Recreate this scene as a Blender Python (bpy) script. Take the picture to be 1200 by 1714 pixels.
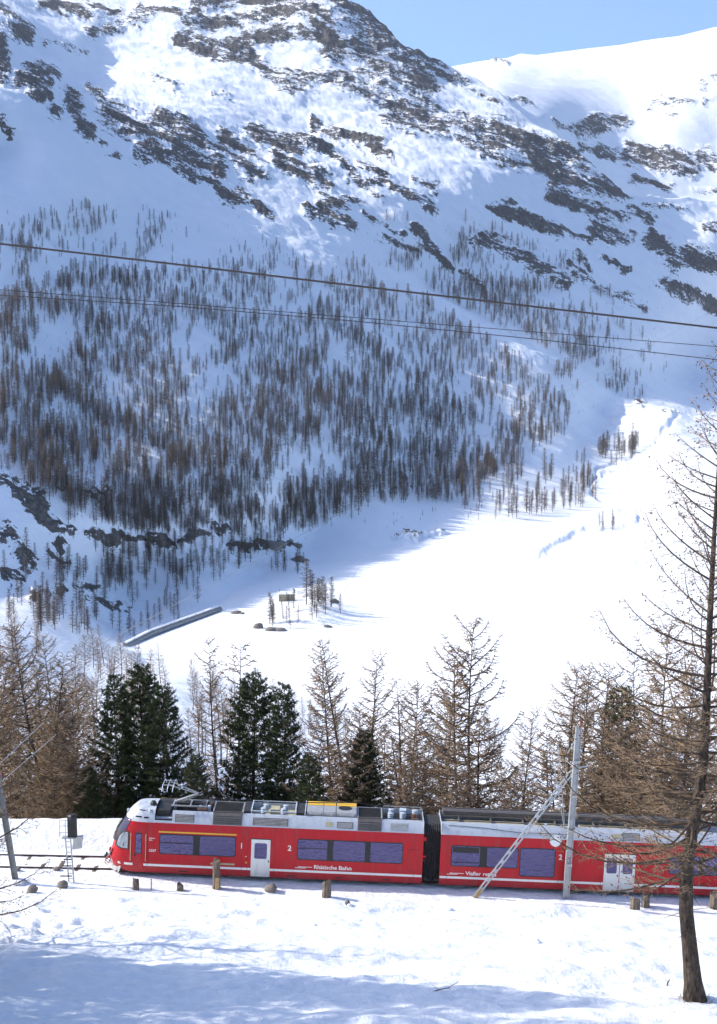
import bpy, math, random
import numpy as np
from mathutils import Vector, Matrix

for _o in list(bpy.data.objects):
    bpy.data.objects.remove(_o, do_unlink=True)
SC = bpy.context.scene
COL = SC.collection
R = math.radians

# ------------------------------------------------------------------ camera
F = 2400.0            # focal length in photo pixels (photo is 1200 x 1714)
PITCH = R(6.5)        # looking slightly down
CZ = 28.0             # eye height above the rails
cam_d = bpy.data.cameras.new('camera')
cam = bpy.data.objects.new('camera', cam_d)
COL.objects.link(cam)
cam.location = (0, 0, CZ)
cam.rotation_euler = (math.pi / 2 - PITCH, 0, 0)
cam_d.sensor_fit = 'VERTICAL'
cam_d.sensor_height = 24.0
cam_d.lens = 24.0 * F / 1714.0
cam_d.clip_start = 0.2
cam_d.clip_end = 60000
SC.camera = cam

# ------------------------------------------------------------------ sky and sun
SUN_EL = R(34.3)
SUN_AZ = R(10)        # sun stands to the left, a little beyond the picture plane
sun_dir = Vector((-math.cos(SUN_AZ) * math.cos(SUN_EL), math.sin(SUN_AZ) * math.cos(SUN_EL), math.sin(SUN_EL)))
world = bpy.data.worlds.new('World')
SC.world = world
world.use_nodes = True
wn = world.node_tree
bg = wn.nodes['Background']
sky = wn.nodes.new('ShaderNodeTexSky')
sky.sky_type = 'NISHITA'
sky.sun_disc = False
sky.sun_elevation = SUN_EL
sky.sun_rotation = math.atan2(sun_dir.x, sun_dir.y)
sky.altitude = 2000
sky.air_density = 1.0
sky.dust_density = 10.0
sky.ozone_density = 6.0
wn.links.new(sky.outputs[0], bg.inputs[0])
bg.inputs[1].default_value = 0.105
sun_d = bpy.data.lights.new('sun', 'SUN')
sun_d.energy = 2.3
sun_d.angle = R(0.55)
sun_d.color = (1.0, 0.95, 0.87)
sun = bpy.data.objects.new('sun', sun_d)
COL.objects.link(sun)
sun.rotation_euler = sun_dir.to_track_quat('Z', 'Y').to_euler()
sun.location = (-60, 10, 80)

vs = SC.view_settings
vs.view_transform = 'Standard'
vs.look = 'None'
vs.exposure = 1.42
vs.gamma = 1.0
vs.use_curve_mapping = False
SC.cycles.max_bounces = 4
SC.cycles.use_adaptive_sampling = True
SC.cycles.adaptive_threshold = 0.025
SC.cycles.use_denoising = True
SC.cycles.diffuse_bounces = 2
SC.cycles.glossy_bounces = 2
SC.cycles.transparent_max_bounces = 6
SC.cycles.volume_bounces = 0

# ------------------------------------------------------------------ helpers
CP, SP = math.cos(PITCH), math.sin(PITCH)

def ratios(px, py):
    """x/y and (z-CZ)/y of the sight line through a photo pixel."""
    X = (np.asarray(px, float) - 600) / F
    Y = (857 - np.asarray(py, float)) / F
    fy = CP + Y * SP
    return X / fy, (-SP + Y * CP) / fy

def at(px, py, d):
    a, e = ratios(px, py)
    return Vector((float(a * d), float(d), float(CZ + e * d)))

def proj(x, y, z):
    z = z - CZ
    fw = y * CP - z * SP
    up = y * SP + z * CP
    return 600 + F * x / fw, 857 - F * up / fw

def tag(o, label=None, cat=None, group=None, kind=None):
    if label: o['label'] = label
    if cat: o['category'] = cat
    if group: o['group'] = group
    if kind: o['kind'] = kind
    return o

def empty(name, loc=(0, 0, 0), rot=(0, 0, 0)):
    o = bpy.data.objects.new(name, None)
    COL.objects.link(o)
    o.location = loc
    o.rotation_euler = rot
    o.empty_display_size = 0.3
    return o

def link(name, me, parent=None):
    o = bpy.data.objects.new(name, me)
    COL.objects.link(o)
    if parent is not None: o.parent = parent
    return o

def copy_tree(o, parent=None):
    c = o.copy()
    COL.objects.link(c)
    if parent is not None: c.parent = parent
    for ch in list(o.children):
        copy_tree(ch, c)
    return c

class MB:
    """collects shapes; build() links them as one mesh object"""
    def __init__(self):
        self.v, self.f, self.m = [], [], []
    def add(self, vs, fs, mi=0):
        n = len(self.v)
        self.v.extend([tuple(p) for p in vs])
        for f in fs:
            self.f.append(tuple(i + n for i in f)); self.m.append(mi)
    def box(self, x0, x1, y0, y1, z0, z1, mi=0):
        v = [(x, y, z) for x in (x0, x1) for y in (y0, y1) for z in (z0, z1)]
        self.add(v, [(0, 1, 3, 2), (4, 6, 7, 5), (0, 4, 5, 1), (2, 3, 7, 6), (0, 2, 6, 4), (1, 5, 7, 3)], mi)
    def obox(self, c, ax, ay, az, mi=0):
        c, ax, ay, az = Vector(c), Vector(ax), Vector(ay), Vector(az)
        v = [c + sx * ax + sy * ay + sz * az for sx in (-1, 1) for sy in (-1, 1) for sz in (-1, 1)]
        self.add(v, [(0, 1, 3, 2), (4, 6, 7, 5), (0, 4, 5, 1), (2, 3, 7, 6), (0, 2, 6, 4), (1, 5, 7, 3)], mi)
    def bar(self, a, b, w, t, mi=0, up=(0, 0, 1)):
        a, b = Vector(a), Vector(b)
        d = (b - a); L = d.length; d.normalize()
        u = Vector(up)
        s = d.cross(u)
        if s.length < 1e-4: s = d.cross(Vector((0, 1, 0)))
        s.normalize(); u = s.cross(d)
        self.obox((a + b) / 2, d * (L / 2), s * (w / 2), u * (t / 2), mi)
    def tube(self, pts, rad, sides=4, mi=0, cap=True):
        pts = [Vector(p) for p in pts]
        n = len(pts)
        if not hasattr(rad, '__len__'): rad = [rad] * n
        base = len(self.v)
        d0 = (pts[1] - pts[0]).normalized()
        ref = Vector((0, 0, 1)) if abs(d0.z) < 0.9 else Vector((1, 0, 0))
        u = d0.cross(ref).normalized()
        for i, p in enumerate(pts):
            d = (pts[min(i + 1, n - 1)] - pts[max(i - 1, 0)]).normalized()
            u = (u - d * u.dot(d))
            u = u.normalized() if u.length > 1e-6 else d.orthogonal().normalized()
            w = d.cross(u)
            for k in range(sides):
                a = 2 * math.pi * k / sides
                q = p + (u * math.cos(a) + w * math.sin(a)) * rad[i]
                self.v.append((q.x, q.y, q.z))
        for i in range(n - 1):
            for k in range(sides):
                k2 = (k + 1) % sides
                self.f.append((base + i * sides + k, base + i * sides + k2, base + (i + 1) * sides + k2, base + (i + 1) * sides + k))
                self.m.append(mi)
        if cap:
            self.f.append(tuple(base + k for k in reversed(range(sides)))); self.m.append(mi)
            self.f.append(tuple(base + (n - 1) * sides + k for k in range(sides))); self.m.append(mi)
    def lathe(self, c, prof, sides=12, axis=(0, 0, 1), mi=0):
        c = Vector(c); ax = Vector(axis).normalized(); u = ax.orthogonal().normalized(); w = ax.cross(u)
        base = len(self.v)
        for (r, h) in prof:
            for k in range(sides):
                a = 2 * math.pi * k / sides
                q = c + ax * h + (u * math.cos(a) + w * math.sin(a)) * r
                self.v.append((q.x, q.y, q.z))
        for i in range(len(prof) - 1):
            for k in range(sides):
                k2 = (k + 1) % sides
                self.f.append((base + i * sides + k, base + i * sides + k2, base + (i + 1) * sides + k2, base + (i + 1) * sides + k)); self.m.append(mi)
        self.f.append(tuple(base + k for k in reversed(range(sides)))); self.m.append(mi)
        self.f.append(tuple(base + (len(prof) - 1) * sides + k for k in range(sides))); self.m.append(mi)
    def mesh(self, name, mats, smooth=False):
        me = bpy.data.meshes.new(name)
        me.from_pydata(self.v, [], self.f)
        for m in (mats if isinstance(mats, (list, tuple)) else [mats]):
            me.materials.append(m)
        if len(self.f):
            me.polygons.foreach_set('material_index', self.m)
            if smooth: me.polygons.foreach_set('use_smooth', [True] * len(self.f))
        me.update()
        return me
    def build(self, name, mats, parent=None, smooth=False, bevel=0):
        o = link(name, self.mesh(name, mats, smooth), parent)
        if bevel:
            b = o.modifiers.new('bevel', 'BEVEL'); b.width = bevel; b.segments = 2; b.limit_method = 'ANGLE'
        return o

# ------------------------------------------------------------------ materials
def new_mat(name):
    m = bpy.data.materials.new(name)
    m.use_nodes = True
    nt = m.node_tree
    return m, nt, nt.nodes['Principled BSDF']

def simple(name, col, rough=0.6, metal=0.0, var=0.12, scale=6.0, bump=0.0, spec=0.5, coat=0.0, dirt=None, dirt_scale=2.0):
    """principled with a noise-broken colour, optional bump and stains"""
    m, nt, b = new_mat(name)
    N = nt.nodes; L = nt.links
    tc = N.new('ShaderNodeTexCoord')
    nz = N.new('ShaderNodeTexNoise'); nz.inputs['Scale'].default_value = scale; nz.inputs['Detail'].default_value = 6; nz.inputs['Roughness'].default_value = 0.65
    L.new(tc.outputs['Object'], nz.inputs['Vector'])
    mr = N.new('ShaderNodeMapRange'); mr.inputs[1].default_value = 0.25; mr.inputs[2].default_value = 0.75
    mr.inputs[3].default_value = 1 - var; mr.inputs[4].default_value = 1 + var
    L.new(nz.outputs[0], mr.inputs[0])
    mx = N.new('ShaderNodeVectorMath'); mx.operation = 'SCALE'
    mx.inputs[0].default_value = col[:3]
    L.new(mr.outputs[0], mx.inputs['Scale'])
    last = mx.outputs[0]
    if dirt is not None:
        n2 = N.new('ShaderNodeTexNoise'); n2.inputs['Scale'].default_value = dirt_scale; n2.inputs['Detail'].default_value = 8; n2.inputs['Roughness'].default_value = 0.7
        L.new(tc.outputs['Object'], n2.inputs['Vector'])
        r2 = N.new('ShaderNodeMapRange'); r2.inputs[1].default_value = 0.5; r2.inputs[2].default_value = 0.75; r2.inputs[4].default_value = 0.7
        L.new(n2.outputs[0], r2.inputs[0])
        mm = N.new('ShaderNodeMix'); mm.data_type = 'RGBA'
        L.new(r2.outputs[0], mm.inputs[0]); L.new(last, mm.inputs[6]); mm.inputs[7].default_value = (*dirt, 1)
        last = mm.outputs[2]
    L.new(last, b.inputs['Base Color'])
    b.inputs['Roughness'].default_value = rough
    b.inputs['Metallic'].default_value = metal
    b.inputs['Specular IOR Level'].default_value = spec
    b.inputs['Coat Weight'].default_value = coat
    if bump:
        bp = N.new('ShaderNodeBump'); bp.inputs['Strength'].default_value = bump; bp.inputs['Distance'].default_value = 0.05
        L.new(nz.outputs[0], bp.inputs['Height']); L.new(bp.outputs[0], b.inputs['Normal'])
    return m

def snow_near_mat():
    m, nt, b = new_mat('snow_trodden')
    N, L = nt.nodes, nt.links
    tc = N.new('ShaderNodeTexCoord')
    hs = []
    for sc, det in ((0.35, 5), (2.2, 8), (9.0, 4)):
        n = N.new('ShaderNodeTexNoise'); n.inputs['Scale'].default_value = sc; n.inputs['Detail'].default_value = det; n.inputs['Roughness'].default_value = 0.62
        L.new(tc.outputs['Object'], n.inputs['Vector']); hs.append(n)
    a = N.new('ShaderNodeMath'); a.operation = 'MULTIPLY_ADD'; L.new(hs[0].outputs[0], a.inputs[0]); a.inputs[1].default_value = 1.6; L.new(hs[1].outputs[0], a.inputs[2])
    c = N.new('ShaderNodeMath'); c.operation = 'MULTIPLY_ADD'; L.new(hs[2].outputs[0], c.inputs[0]); c.inputs[1].default_value = 0.25; L.new(a.outputs[0], c.inputs[2])
    bp = N.new('ShaderNodeBump'); bp.inputs['Strength'].default_value = 0.55; bp.inputs['Distance'].default_value = 0.25
    L.new(c.outputs[0], bp.inputs['Height']); L.new(bp.outputs[0], b.inputs['Normal'])
    cr = N.new('ShaderNodeValToRGB')
    cr.color_ramp.elements[0].position = 0.35; cr.color_ramp.elements[0].color = (0.80, 0.815, 0.84, 1)
    cr.color_ramp.elements[1].position = 0.6; cr.color_ramp.elements[1].color = (0.90, 0.90, 0.90, 1)
    L.new(hs[1].outputs[0], cr.inputs[0]); L.new(cr.outputs[0], b.inputs['Base Color'])
    b.inputs['Roughness'].default_value = 0.55
    b.inputs['Specular IOR Level'].default_value = 0.25
    return m

def snow_rock_mat(name, fine=1.0):
    """snow with bare rock where the mesh attribute 'rock' says so"""
    m, nt, b = new_mat(name)
    N, L = nt.nodes, nt.links
    tc = N.new('ShaderNodeTexCoord')
    at_ = N.new('ShaderNodeAttribute'); at_.attribute_name = 'rock'
    mp = N.new('ShaderNodeMapping'); mp.inputs['Scale'].default_value = (1, 1, 1.8)
    L.new(tc.outputs['Object'], mp.inputs['Vector'])
    def noise(sc, det, rough=0.65, vec=None):
        n = N.new('ShaderNodeTexNoise'); n.inputs['Scale'].default_value = sc * fine; n.inputs['Detail'].default_value = det; n.inputs['Roughness'].default_value = rough
        L.new(vec or mp.outputs[0], n.inputs['Vector']); return n
    n1 = noise(0.035, 8, 0.7)
    n2 = noise(0.02, 4)
    geo = N.new('ShaderNodeNewGeometry')
    sx = N.new('ShaderNodeSeparateXYZ'); L.new(geo.outputs['Normal'], sx.inputs[0])
    # rock amount = attribute + noise - ledge bonus (flat ledges keep their snow)
    n4 = noise(0.15, 6, 0.7)
    def mad(src, mul, add):
        q = N.new('ShaderNodeMath'); q.operation = 'MULTIPLY_ADD'; L.new(src, q.inputs[0]); q.inputs[1].default_value = mul
        if hasattr(add, 'is_linked') or hasattr(add, 'links'): L.new(add, q.inputs[2])
        else: q.inputs[2].default_value = add
        return q.outputs[0]
    led = N.new('ShaderNodeMapRange'); led.inputs[1].default_value = 0.6; led.inputs[2].default_value = 0.97; led.inputs[4].default_value = 1.0
    L.new(sx.outputs[2], led.inputs[0])
    v = mad(at_.outputs['Fac'], 1.0, -2.75)
    v = mad(n1.outputs[0], 2.8, v)
    v = mad(n4.outputs[0], 2.7, v)
    v = mad(led.outputs[0], -0.45, v)
    mr = N.new('ShaderNodeMapRange'); mr.inputs[1].default_value = 0.39; mr.inputs[2].default_value = 0.44
    L.new(v, mr.inputs[0])
    # no rock at all where the attribute is zero
    gate = N.new('ShaderNodeMapRange'); gate.inputs[1].default_value = 0.02; gate.inputs[2].default_value = 0.12; L.new(at_.outputs['Fac'], gate.inputs[0])
    fac = N.new('ShaderNodeMath'); fac.operation = 'MULTIPLY'; L.new(mr.outputs[0], fac.inputs[0]); L.new(gate.outputs[0], fac.inputs[1])
    cr = N.new('ShaderNodeValToRGB')
    e = cr.color_ramp.elements
    e[0].position = 0.3; e[0].color = (0.022, 0.022, 0.023, 1)
    e[1].position = 0.72; e[1].color = (0.23, 0.20, 0.17, 1)
    k = e.new(0.5); k.color = (0.075, 0.070, 0.066, 1)
    L.new(n4.outputs[0], cr.inputs[0])
    cs = N.new('ShaderNodeValToRGB')
    cs.color_ramp.elements[0].position = 0.3; cs.color_ramp.elements[0].color = (0.84, 0.86, 0.885, 1)
    cs.color_ramp.elements[1].position = 0.65; cs.color_ramp.elements[1].color = (0.90, 0.905, 0.91, 1)
    L.new(n2.outputs[0], cs.inputs[0])
    mx = N.new('ShaderNodeMix'); mx.data_type = 'RGBA'
    L.new(fac.outputs[0], mx.inputs[0]); L.new(cs.outputs[0], mx.inputs[6]); L.new(cr.outputs[0], mx.inputs[7])
    L.new(mx.outputs[2], b.inputs['Base Color'])
    n3 = noise(0.16, 7, 0.6)
    bs = N.new('ShaderNodeMapRange'); bs.inputs[3].default_value = 0.55; bs.inputs[4].default_value = 1.0; L.new(fac.outputs[0], bs.inputs[0])
    bp = N.new('ShaderNodeBump'); bp.inputs['Distance'].default_value = 2.2 / fine
    L.new(bs.outputs[0], bp.inputs['Strength']); L.new(n3.outputs[0], bp.inputs['Height']); L.new(bp.outputs[0], b.inputs['Normal'])
    b.inputs['Roughness'].default_value = 0.75
    b.inputs['Specular IOR Level'].default_value = 0.15
    return m

M = {}
M['snow'] = snow_near_mat()
M['alp'] = snow_rock_mat('alpine_snow_and_rock')

# ------------------------------------------------------------------ numpy noise
def _hash(ix, iy, iz, seed):
    h = (ix.astype(np.uint64) * np.uint64(73856093)) ^ (iy.astype(np.uint64) * np.uint64(19349663)) ^ (iz.astype(np.uint64) * np.uint64(83492791)) ^ np.uint64(seed * 2654435761 & 0xffffffff)
    h = (h ^ (h >> np.uint64(13))) * np.uint64(1274126177) & np.uint64(0xffffffff)
    h = (h ^ (h >> np.uint64(16))) * np.uint64(2246822519) & np.uint64(0xffffffff)
    return ((h ^ (h >> np.uint64(15))) & np.uint64(0xffff)).astype(np.float64) / 65535.0

def vnoise2(x, y, seed=0):
    x = np.asarray(x, float) + 4096.5; y = np.asarray(y, float) + 4096.5
    ix, iy = np.floor(x).astype(np.int64), np.floor(y).astype(np.int64)
    fx, fy = x - ix, y - iy
    fx = fx * fx * fx * (fx * (fx * 6 - 15) + 10); fy = fy * fy * fy * (fy * (fy * 6 - 15) + 10)
    z = np.zeros_like(ix)
    a = _hash(ix, iy, z, seed); b = _hash(ix + 1, iy, z, seed); c = _hash(ix, iy + 1, z, seed); d = _hash(ix + 1, iy + 1, z, seed)
    return (a + (b - a) * fx) * (1 - fy) + (c + (d - c) * fx) * fy - 0.5

def fbm(x, y, octs=5, seed=0, gain=0.5, ridged=False):
    t = 0; amp = 1.0; s = 1.0; tot = 0
    for o in range(octs):
        ca, sa = math.cos(o * 0.7), math.sin(o * 0.7)
        n = vnoise2((x * ca - y * sa) * s, (x * sa + y * ca) * s, seed + o * 17)
        if ridged: n = 0.5 - 2 * np.abs(n)
        t = t + amp * n; tot += amp; amp *= gain; s *= 2.03
    return t / tot

def tps(ctrl, lam=1e-4):
    c = np.array(ctrl, float)
    P = c[:, :2] / 1000.0; v = np.log(c[:, 2])
    n = len(P)
    def U(r2): return np.where(r2 > 0, r2 * np.log(np.maximum(r2, 1e-12)), 0)
    K = U(((P[:, None] - P[None]) ** 2).sum(-1)) + lam * np.eye(n)
    Q = np.hstack([np.ones((n, 1)), P])
    A = np.block([[K, Q], [Q.T, np.zeros((3, 3))]])
    w = np.linalg.solve(A, np.concatenate([v, np.zeros(3)]))
    def ev(px, py):
        out = np.empty(px.size); q = np.stack([px.ravel(), py.ravel()], 1) / 1000.0
        for s in range(0, len(q), 40000):
            qq = q[s:s + 40000]
            out[s:s + 40000] = U(((qq[:, None] - P[None]) ** 2).sum(-1)) @ w[:n] + w[n] + qq @ w[n + 1:]
        return np.exp(out).reshape(px.shape)
    return ev

def sstep(a, b, x):
    t = np.clip((x - a) / (b - a), 0, 1)
    return t * t * (3 - 2 * t)

def poly_sd(px, py, poly):
    """signed distance (inside positive) to a polygon"""
    P = np.array(poly, float); inside = np.zeros(px.shape, bool); best = np.full(px.shape, 1e9)
    for i in range(len(P)):
        x0, y0 = P[i]; x1, y1 = P[(i + 1) % len(P)]
        dx, dy = x1 - x0, y1 - y0
        t = np.clip(((px - x0) * dx + (py - y0) * dy) / (dx * dx + dy * dy + 1e-9), 0, 1)
        best = np.minimum(best, np.hypot(px - x0 - t * dx, py - y0 - t * dy))
        cond = ((y0 > py) != (y1 > py)) & (px < (x1 - x0) * (py - y0) / (y1 - y0 + 1e-12) + x0)
        inside ^= cond
    return np.where(inside, best, -best)

def stroke_mask(px, py, strokes):
    m = np.zeros(px.shape)
    for s in strokes:
        pts, r, amt = s[0], s[1], (s[2] if len(s) > 2 else 1.0)
        P = np.array(pts, float)
        lo, hi = P.min(0) - r * 2, P.max(0) + r * 2
        sel = (px > lo[0]) & (px < hi[0]) & (py > lo[1]) & (py < hi[1])
        if not sel.any(): continue
        qx, qy = px[sel], py[sel]
        best = np.full(qx.shape, 1e9)
        if len(P) == 1:
            best = np.hypot(qx - P[0, 0], qy - P[0, 1])
        for i in range(len(P) - 1):
            x0, y0 = P[i]; dx, dy = P[i + 1] - P[i]
            t = np.clip(((qx - x0) * dx + (qy - y0) * dy) / (dx * dx + dy * dy + 1e-9), 0, 1)
            best = np.minimum(best, np.hypot(qx - x0 - t * dx, qy - y0 - t * dy))
        m[sel] = np.maximum(m[sel], amt * np.clip(1.55 - best / r, 0, 1))
    return m

def warp(px, py):
    u, v = px * 0.9 + py * 0.43, py * 0.9 - px * 0.43      # strata dip to the right
    return (px + 30 * fbm(u / 60, v / 22, 4, 201, 0.6) + 14 * fbm(u / 16, v / 8, 3, 207, 0.6), py + 26 * fbm(u / 60, v / 22, 4, 231, 0.6) + 12 * fbm(u / 16, v / 8, 3, 237, 0.6))

def strata(px, py):
    u, v = px * 0.92 + py * 0.38, py * 0.92 - px * 0.38
    return np.clip(0.99 + 1.4 * fbm(u / 75, v / 8, 3, 251, 0.6), 0.42, 1.3)

def grid_mesh(name, V, nr, nc, mat, rock=None, smooth=True):
    me = bpy.data.meshes.new(name)
    idx = np.arange(nr * nc).reshape(nr, nc)
    q = np.stack([idx[:-1, :-1], idx[:-1, 1:], idx[1:, 1:], idx[1:, :-1]], -1).reshape(-1, 4)
    me.vertices.add(nr * nc); me.vertices.foreach_set('co', V.reshape(-1).astype(np.float32))
    me.loops.add(q.size); me.loops.foreach_set('vertex_index', q.reshape(-1).astype(np.int32))
    me.polygons.add(len(q)); me.polygons.foreach_set('loop_start', np.arange(0, q.size, 4, dtype=np.int32))
    me.update(calc_edges=True)
    me.polygons.foreach_set('use_smooth', [smooth] * len(q))
    if rock is not None:
        a = me.attributes.new('rock', 'FLOAT', 'POINT'); a.data.foreach_set('value', rock.reshape(-1).astype(np.float32))
    me.materials.append(mat)
    return me

# ------------------------------------------------------------------ the far side of the valley
LAKE_Z = CZ - 170.0
CTRL = [
    # foot of the far slope
    (210, 1085, 800), (345, 985, 990), (430, 940, 1110), (520, 905, 1230), (720, 870, 1380), (830, 800, 1600), (950, 740, 1900), (1130, 690, 2300),
    # forest slope
    (0, 950, 818), (0, 850, 887), (0, 600, 1122), (0, 350, 1517), (-250, 600, 950), (-250, 350, 1250), (-250, 900, 760),
    (150, 860, 960), (150, 650, 1200), (300, 850, 1045), (300, 650, 1290), (300, 450, 1722), (450, 820, 1190), (450, 600, 1580), (600, 780, 1420), (600, 600, 1790), (600, 420, 2300),
    (720, 700, 1750), (720, 480, 2400), (800, 620, 2080), (900, 640, 2150), (800, 400, 2700), (900, 500, 2600), (1000, 590, 2500), (1000, 660, 2330),
    # upper slopes
    (300, 330, 2070), (500, 300, 2520), (150, 400, 1650), (0, 250, 1760), (-250, 150, 1550), (-250, 0, 2250),
    (60, 150, 2000), (60, 80, 2800), (150, 205, 2080), (150, 165, 2500), (150, 130, 3000), (150, 40, 3500), (300, 215, 2500), (300, 100, 3400), (0, 60, 2450), (0, 0, 3350), (300, 0, 3900), (450, 200, 2950), (450, 110, 3500), (560, 0, 4000), (600, 100, 3700),
    (0, -80, 4300), (300, -80, 4600), (560, -60, 4400), (-250, -80, 3000),
    (690, 95, 3900), (650, 200, 3200), (755, 112, 4050), (880, 195, 3700), (1000, 270, 3500), (700, 300, 2750), (850, 290, 3050), (900, 310, 3130), (1050, 335, 3420), (1200, 340, 3750), (1460, 345, 3700),
    (1000, 400, 3050), (1100, 480, 3020), (1200, 450, 3300), (1200, 390, 3450), (1200, 560, 3220), (1100, 560, 2800), (1460, 450, 3300), (1460, 560, 3000),
    # valley floor
    (900, 830, 1560), (1000, 780, 1850), (1000, 700, 2250), (1150, 640, 2850), (1200, 620, 3060), (1200, 750, 2000), (1200, 850, 1450), (1460, 750, 1800), (1460, 850, 1350), (1460, 620, 2700),
    (700, 950, 1140), (1000, 950, 1140), (1200, 950, 1140), (1460, 950, 1120), (700, 1100, 800), (1000, 1100, 800), (1300, 1100, 800), (500, 1050, 890), (350, 1080, 830),
    # near side of the valley
    (0, 1010, 740), (0, 1060, 560), (0, 1120, 430), (0, 1200, 300), (0, 1300, 200), (0, 1460, 130), (-250, 1010, 600), (-250, 1200, 260), (-250, 1460, 120),
    (110, 1060, 720), (210, 1120, 660), (250, 1160, 520), (250, 1250, 320), (250, 1350, 215), (250, 1460, 160),
    (400, 1140, 715), (450, 1230, 480), (450, 1300, 350), (450, 1380, 265), (450, 1460, 205), (600, 1180, 675), (650, 1240, 520), (650, 1320, 370), (650, 1460, 220),
    (880, 1218, 640), (880, 1250, 540), (880, 1300, 430), (880, 1380, 330), (880, 1460, 250), (1200, 1200, 655), (1200, 1260, 580), (1200, 1350, 400), (1200, 1460, 260), (1460, 1200, 650), (1460, 1300, 480), (1460, 1460, 260),
]
depth_of = tps(CTRL)
TOP = np.array([(-400, 190), (-200, 90), (-40, -50), (500, -45), (560, -14), (588, -2), (612, 12), (640, 40), (668, 75), (690, 84), (730, 100), (755, 112), (775, 124), (830, 152), (880, 195), (940, 236), (985, 268), (1012, 296), (1045, 327), (1100, 331), (1200, 337), (1600, 345)], float)
LAKE = [(215, 1083), (290, 1053), (367, 1022), (400, 990), (470, 962), (560, 945), (700, 908), (850, 884), (1000, 884), (1200, 900), (1500, 940), (1500, 1190), (1200, 1195), (900, 1222), (700, 1200), (560, 1175), (450, 1150), (330, 1130), (240, 1115)]

ROCK = [
    # summit and upper left
    ([(0, 15), (35, 60)], 16), ([(75, 10), (120, 18)], 11), ([(125, 8), (190, 16)], 11), ([(150, 44), (235, 38)], 11, .75), ([(220, 20), (330, 28)], 13),
    ([(305, 68), (350, 82), (400, 74), (470, 52)], 14), ([(320, 45), (420, 28), (500, 12)], 15), ([(330, 5), (420, -10), (520, -15)], 14), ([(370, 100), (420, 94)], 9),
    ([(425, 98), (450, 128), (500, 143)], 17), ([(500, 132), (560, 140), (610, 152)], 18), ([(430, 60), (500, 50), (540, 40)], 10, .8),
    ([(530, 15), (555, 60), (560, 90)], 22), ([(575, 5), (610, 30), (650, 65), (690, 110), (706, 142)], 26), ([(600, 70), (640, 110), (680, 140)], 22, .9), ([(560, -20), (600, 10)], 20),
    ([(0, 70), (8, 140)], 12), ([(40, 132), (88, 128)], 16), ([(55, 155), (80, 160)], 9), ([(90, 188)], 13), ([(118, 168), (150, 226)], 14), ([(145, 150), (176, 176)], 8),
    ([(0, 200), (12, 225)], 9, .8),
    # the long cliff band
    ([(185, 192), (240, 214), (300, 224), (360, 286)], 20), ([(235, 250), (290, 262), (325, 280)], 13), ([(300, 280), (345, 310), (395, 335)], 9, .85), ([(380, 245), (405, 262), (425, 290)], 24),
    ([(425, 222), (470, 240), (490, 255)], 17), ([(470, 268), (515, 290), (545, 312)], 20), ([(500, 236), (545, 255), (590, 292)], 10), ([(395, 318), (450, 358)], 7, .8),
    ([(540, 348), (600, 338)], 11), ([(510, 352), (590, 378)], 9, .85), ([(520, 205), (572, 228)], 8), ([(585, 232), (640, 240)], 8), ([(250, 130), (300, 148)], 9, .6), ([(70, 76), (140, 84)], 6, .55),
    ([(190, 256)], 8), ([(170, 238)], 7), ([(355, 160), (395, 168)], 6, .6), ([(620, 300), (690, 315), (730, 345)], 8, .8), ([(600, 300), (640, 330)], 7, .7),
    # middle ridge
    ([(600, 132), (640, 168), (700, 200)], 22), ([(650, 192), (740, 212)], 17), ([(700, 172), (790, 216), (830, 240)], 17), ([(830, 214), (900, 248), (980, 270)], 20), ([(900, 272), (960, 298), (1038, 318)], 18),
    ([(770, 232), (830, 262), (880, 275)], 9, .85), ([(620, 240), (652, 256)], 8), ([(600, 270), (640, 288)], 9), ([(690, 288), (732, 312)], 7, .8), ([(660, 312), (722, 342)], 7, .8), ([(700, 92), (762, 132)], 9), ([(760, 130), (830, 175)], 7, .8),
    # below the bench
    ([(925, 322), (990, 348), (1045, 366)], 12), ([(845, 358), (930, 388)], 10), ([(1000, 382), (1042, 402)], 13), ([(1050, 350), (1082, 366)], 9), ([(1088, 398), (1132, 442)], 15), ([(1155, 428), (1230, 446)], 16), ([(1115, 478), (1230, 522)], 11),
    ([(820, 345), (900, 372), (990, 400)], 6, .8), ([(1080, 340), (1140, 352)], 7, .7), ([(1180, 372), (1230, 380)], 9, .8), ([(1010, 430), (1050, 450)], 7, .8), ([(960, 420), (985, 450)], 6, .7),
    ([(808, 402), (862, 430)], 13), ([(860, 430), (945, 470)], 11), ([(945, 440), (1000, 480)], 7, .7), ([(700, 380), (748, 452)], 8), ([(618, 360), (682, 392)], 7, .8), ([(770, 455), (805, 480)], 7, .7), ([(640, 395), (700, 420)], 6, .7), ([(990, 470), (1080, 520)], 6, .65),
    # ledges in the forest
    ([(0, 800), (32, 815), (62, 832)], 17), ([(48, 852), (80, 866), (110, 882)], 10), ([(140, 886), (190, 900)], 6), ([(190, 890), (240, 893), (290, 908)], 6), ([(300, 898), (345, 886), (380, 884)], 6), ([(385, 915), (430, 912), (490, 912)], 7),
    ([(0, 890), (30, 930), (40, 950)], 13, .75), ([(80, 925), (112, 942)], 6, .7), ([(95, 900), (110, 915)], 6), ([(0, 960), (30, 975)], 8, .7), ([(100, 815), (175, 812)], 5, .8),
    ([(150, 1000), (230, 1030), (270, 1045)], 6, .75), ([(55, 990), (160, 985)], 6, .6),
    ([(670, 800), (690, 812)], 5, .7), ([(1120, 690), (1138, 694)], 4), ([(1062, 676), (1080, 680)], 4, .8), ([(660, 902), (740, 896)], 3, .7),
]

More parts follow.
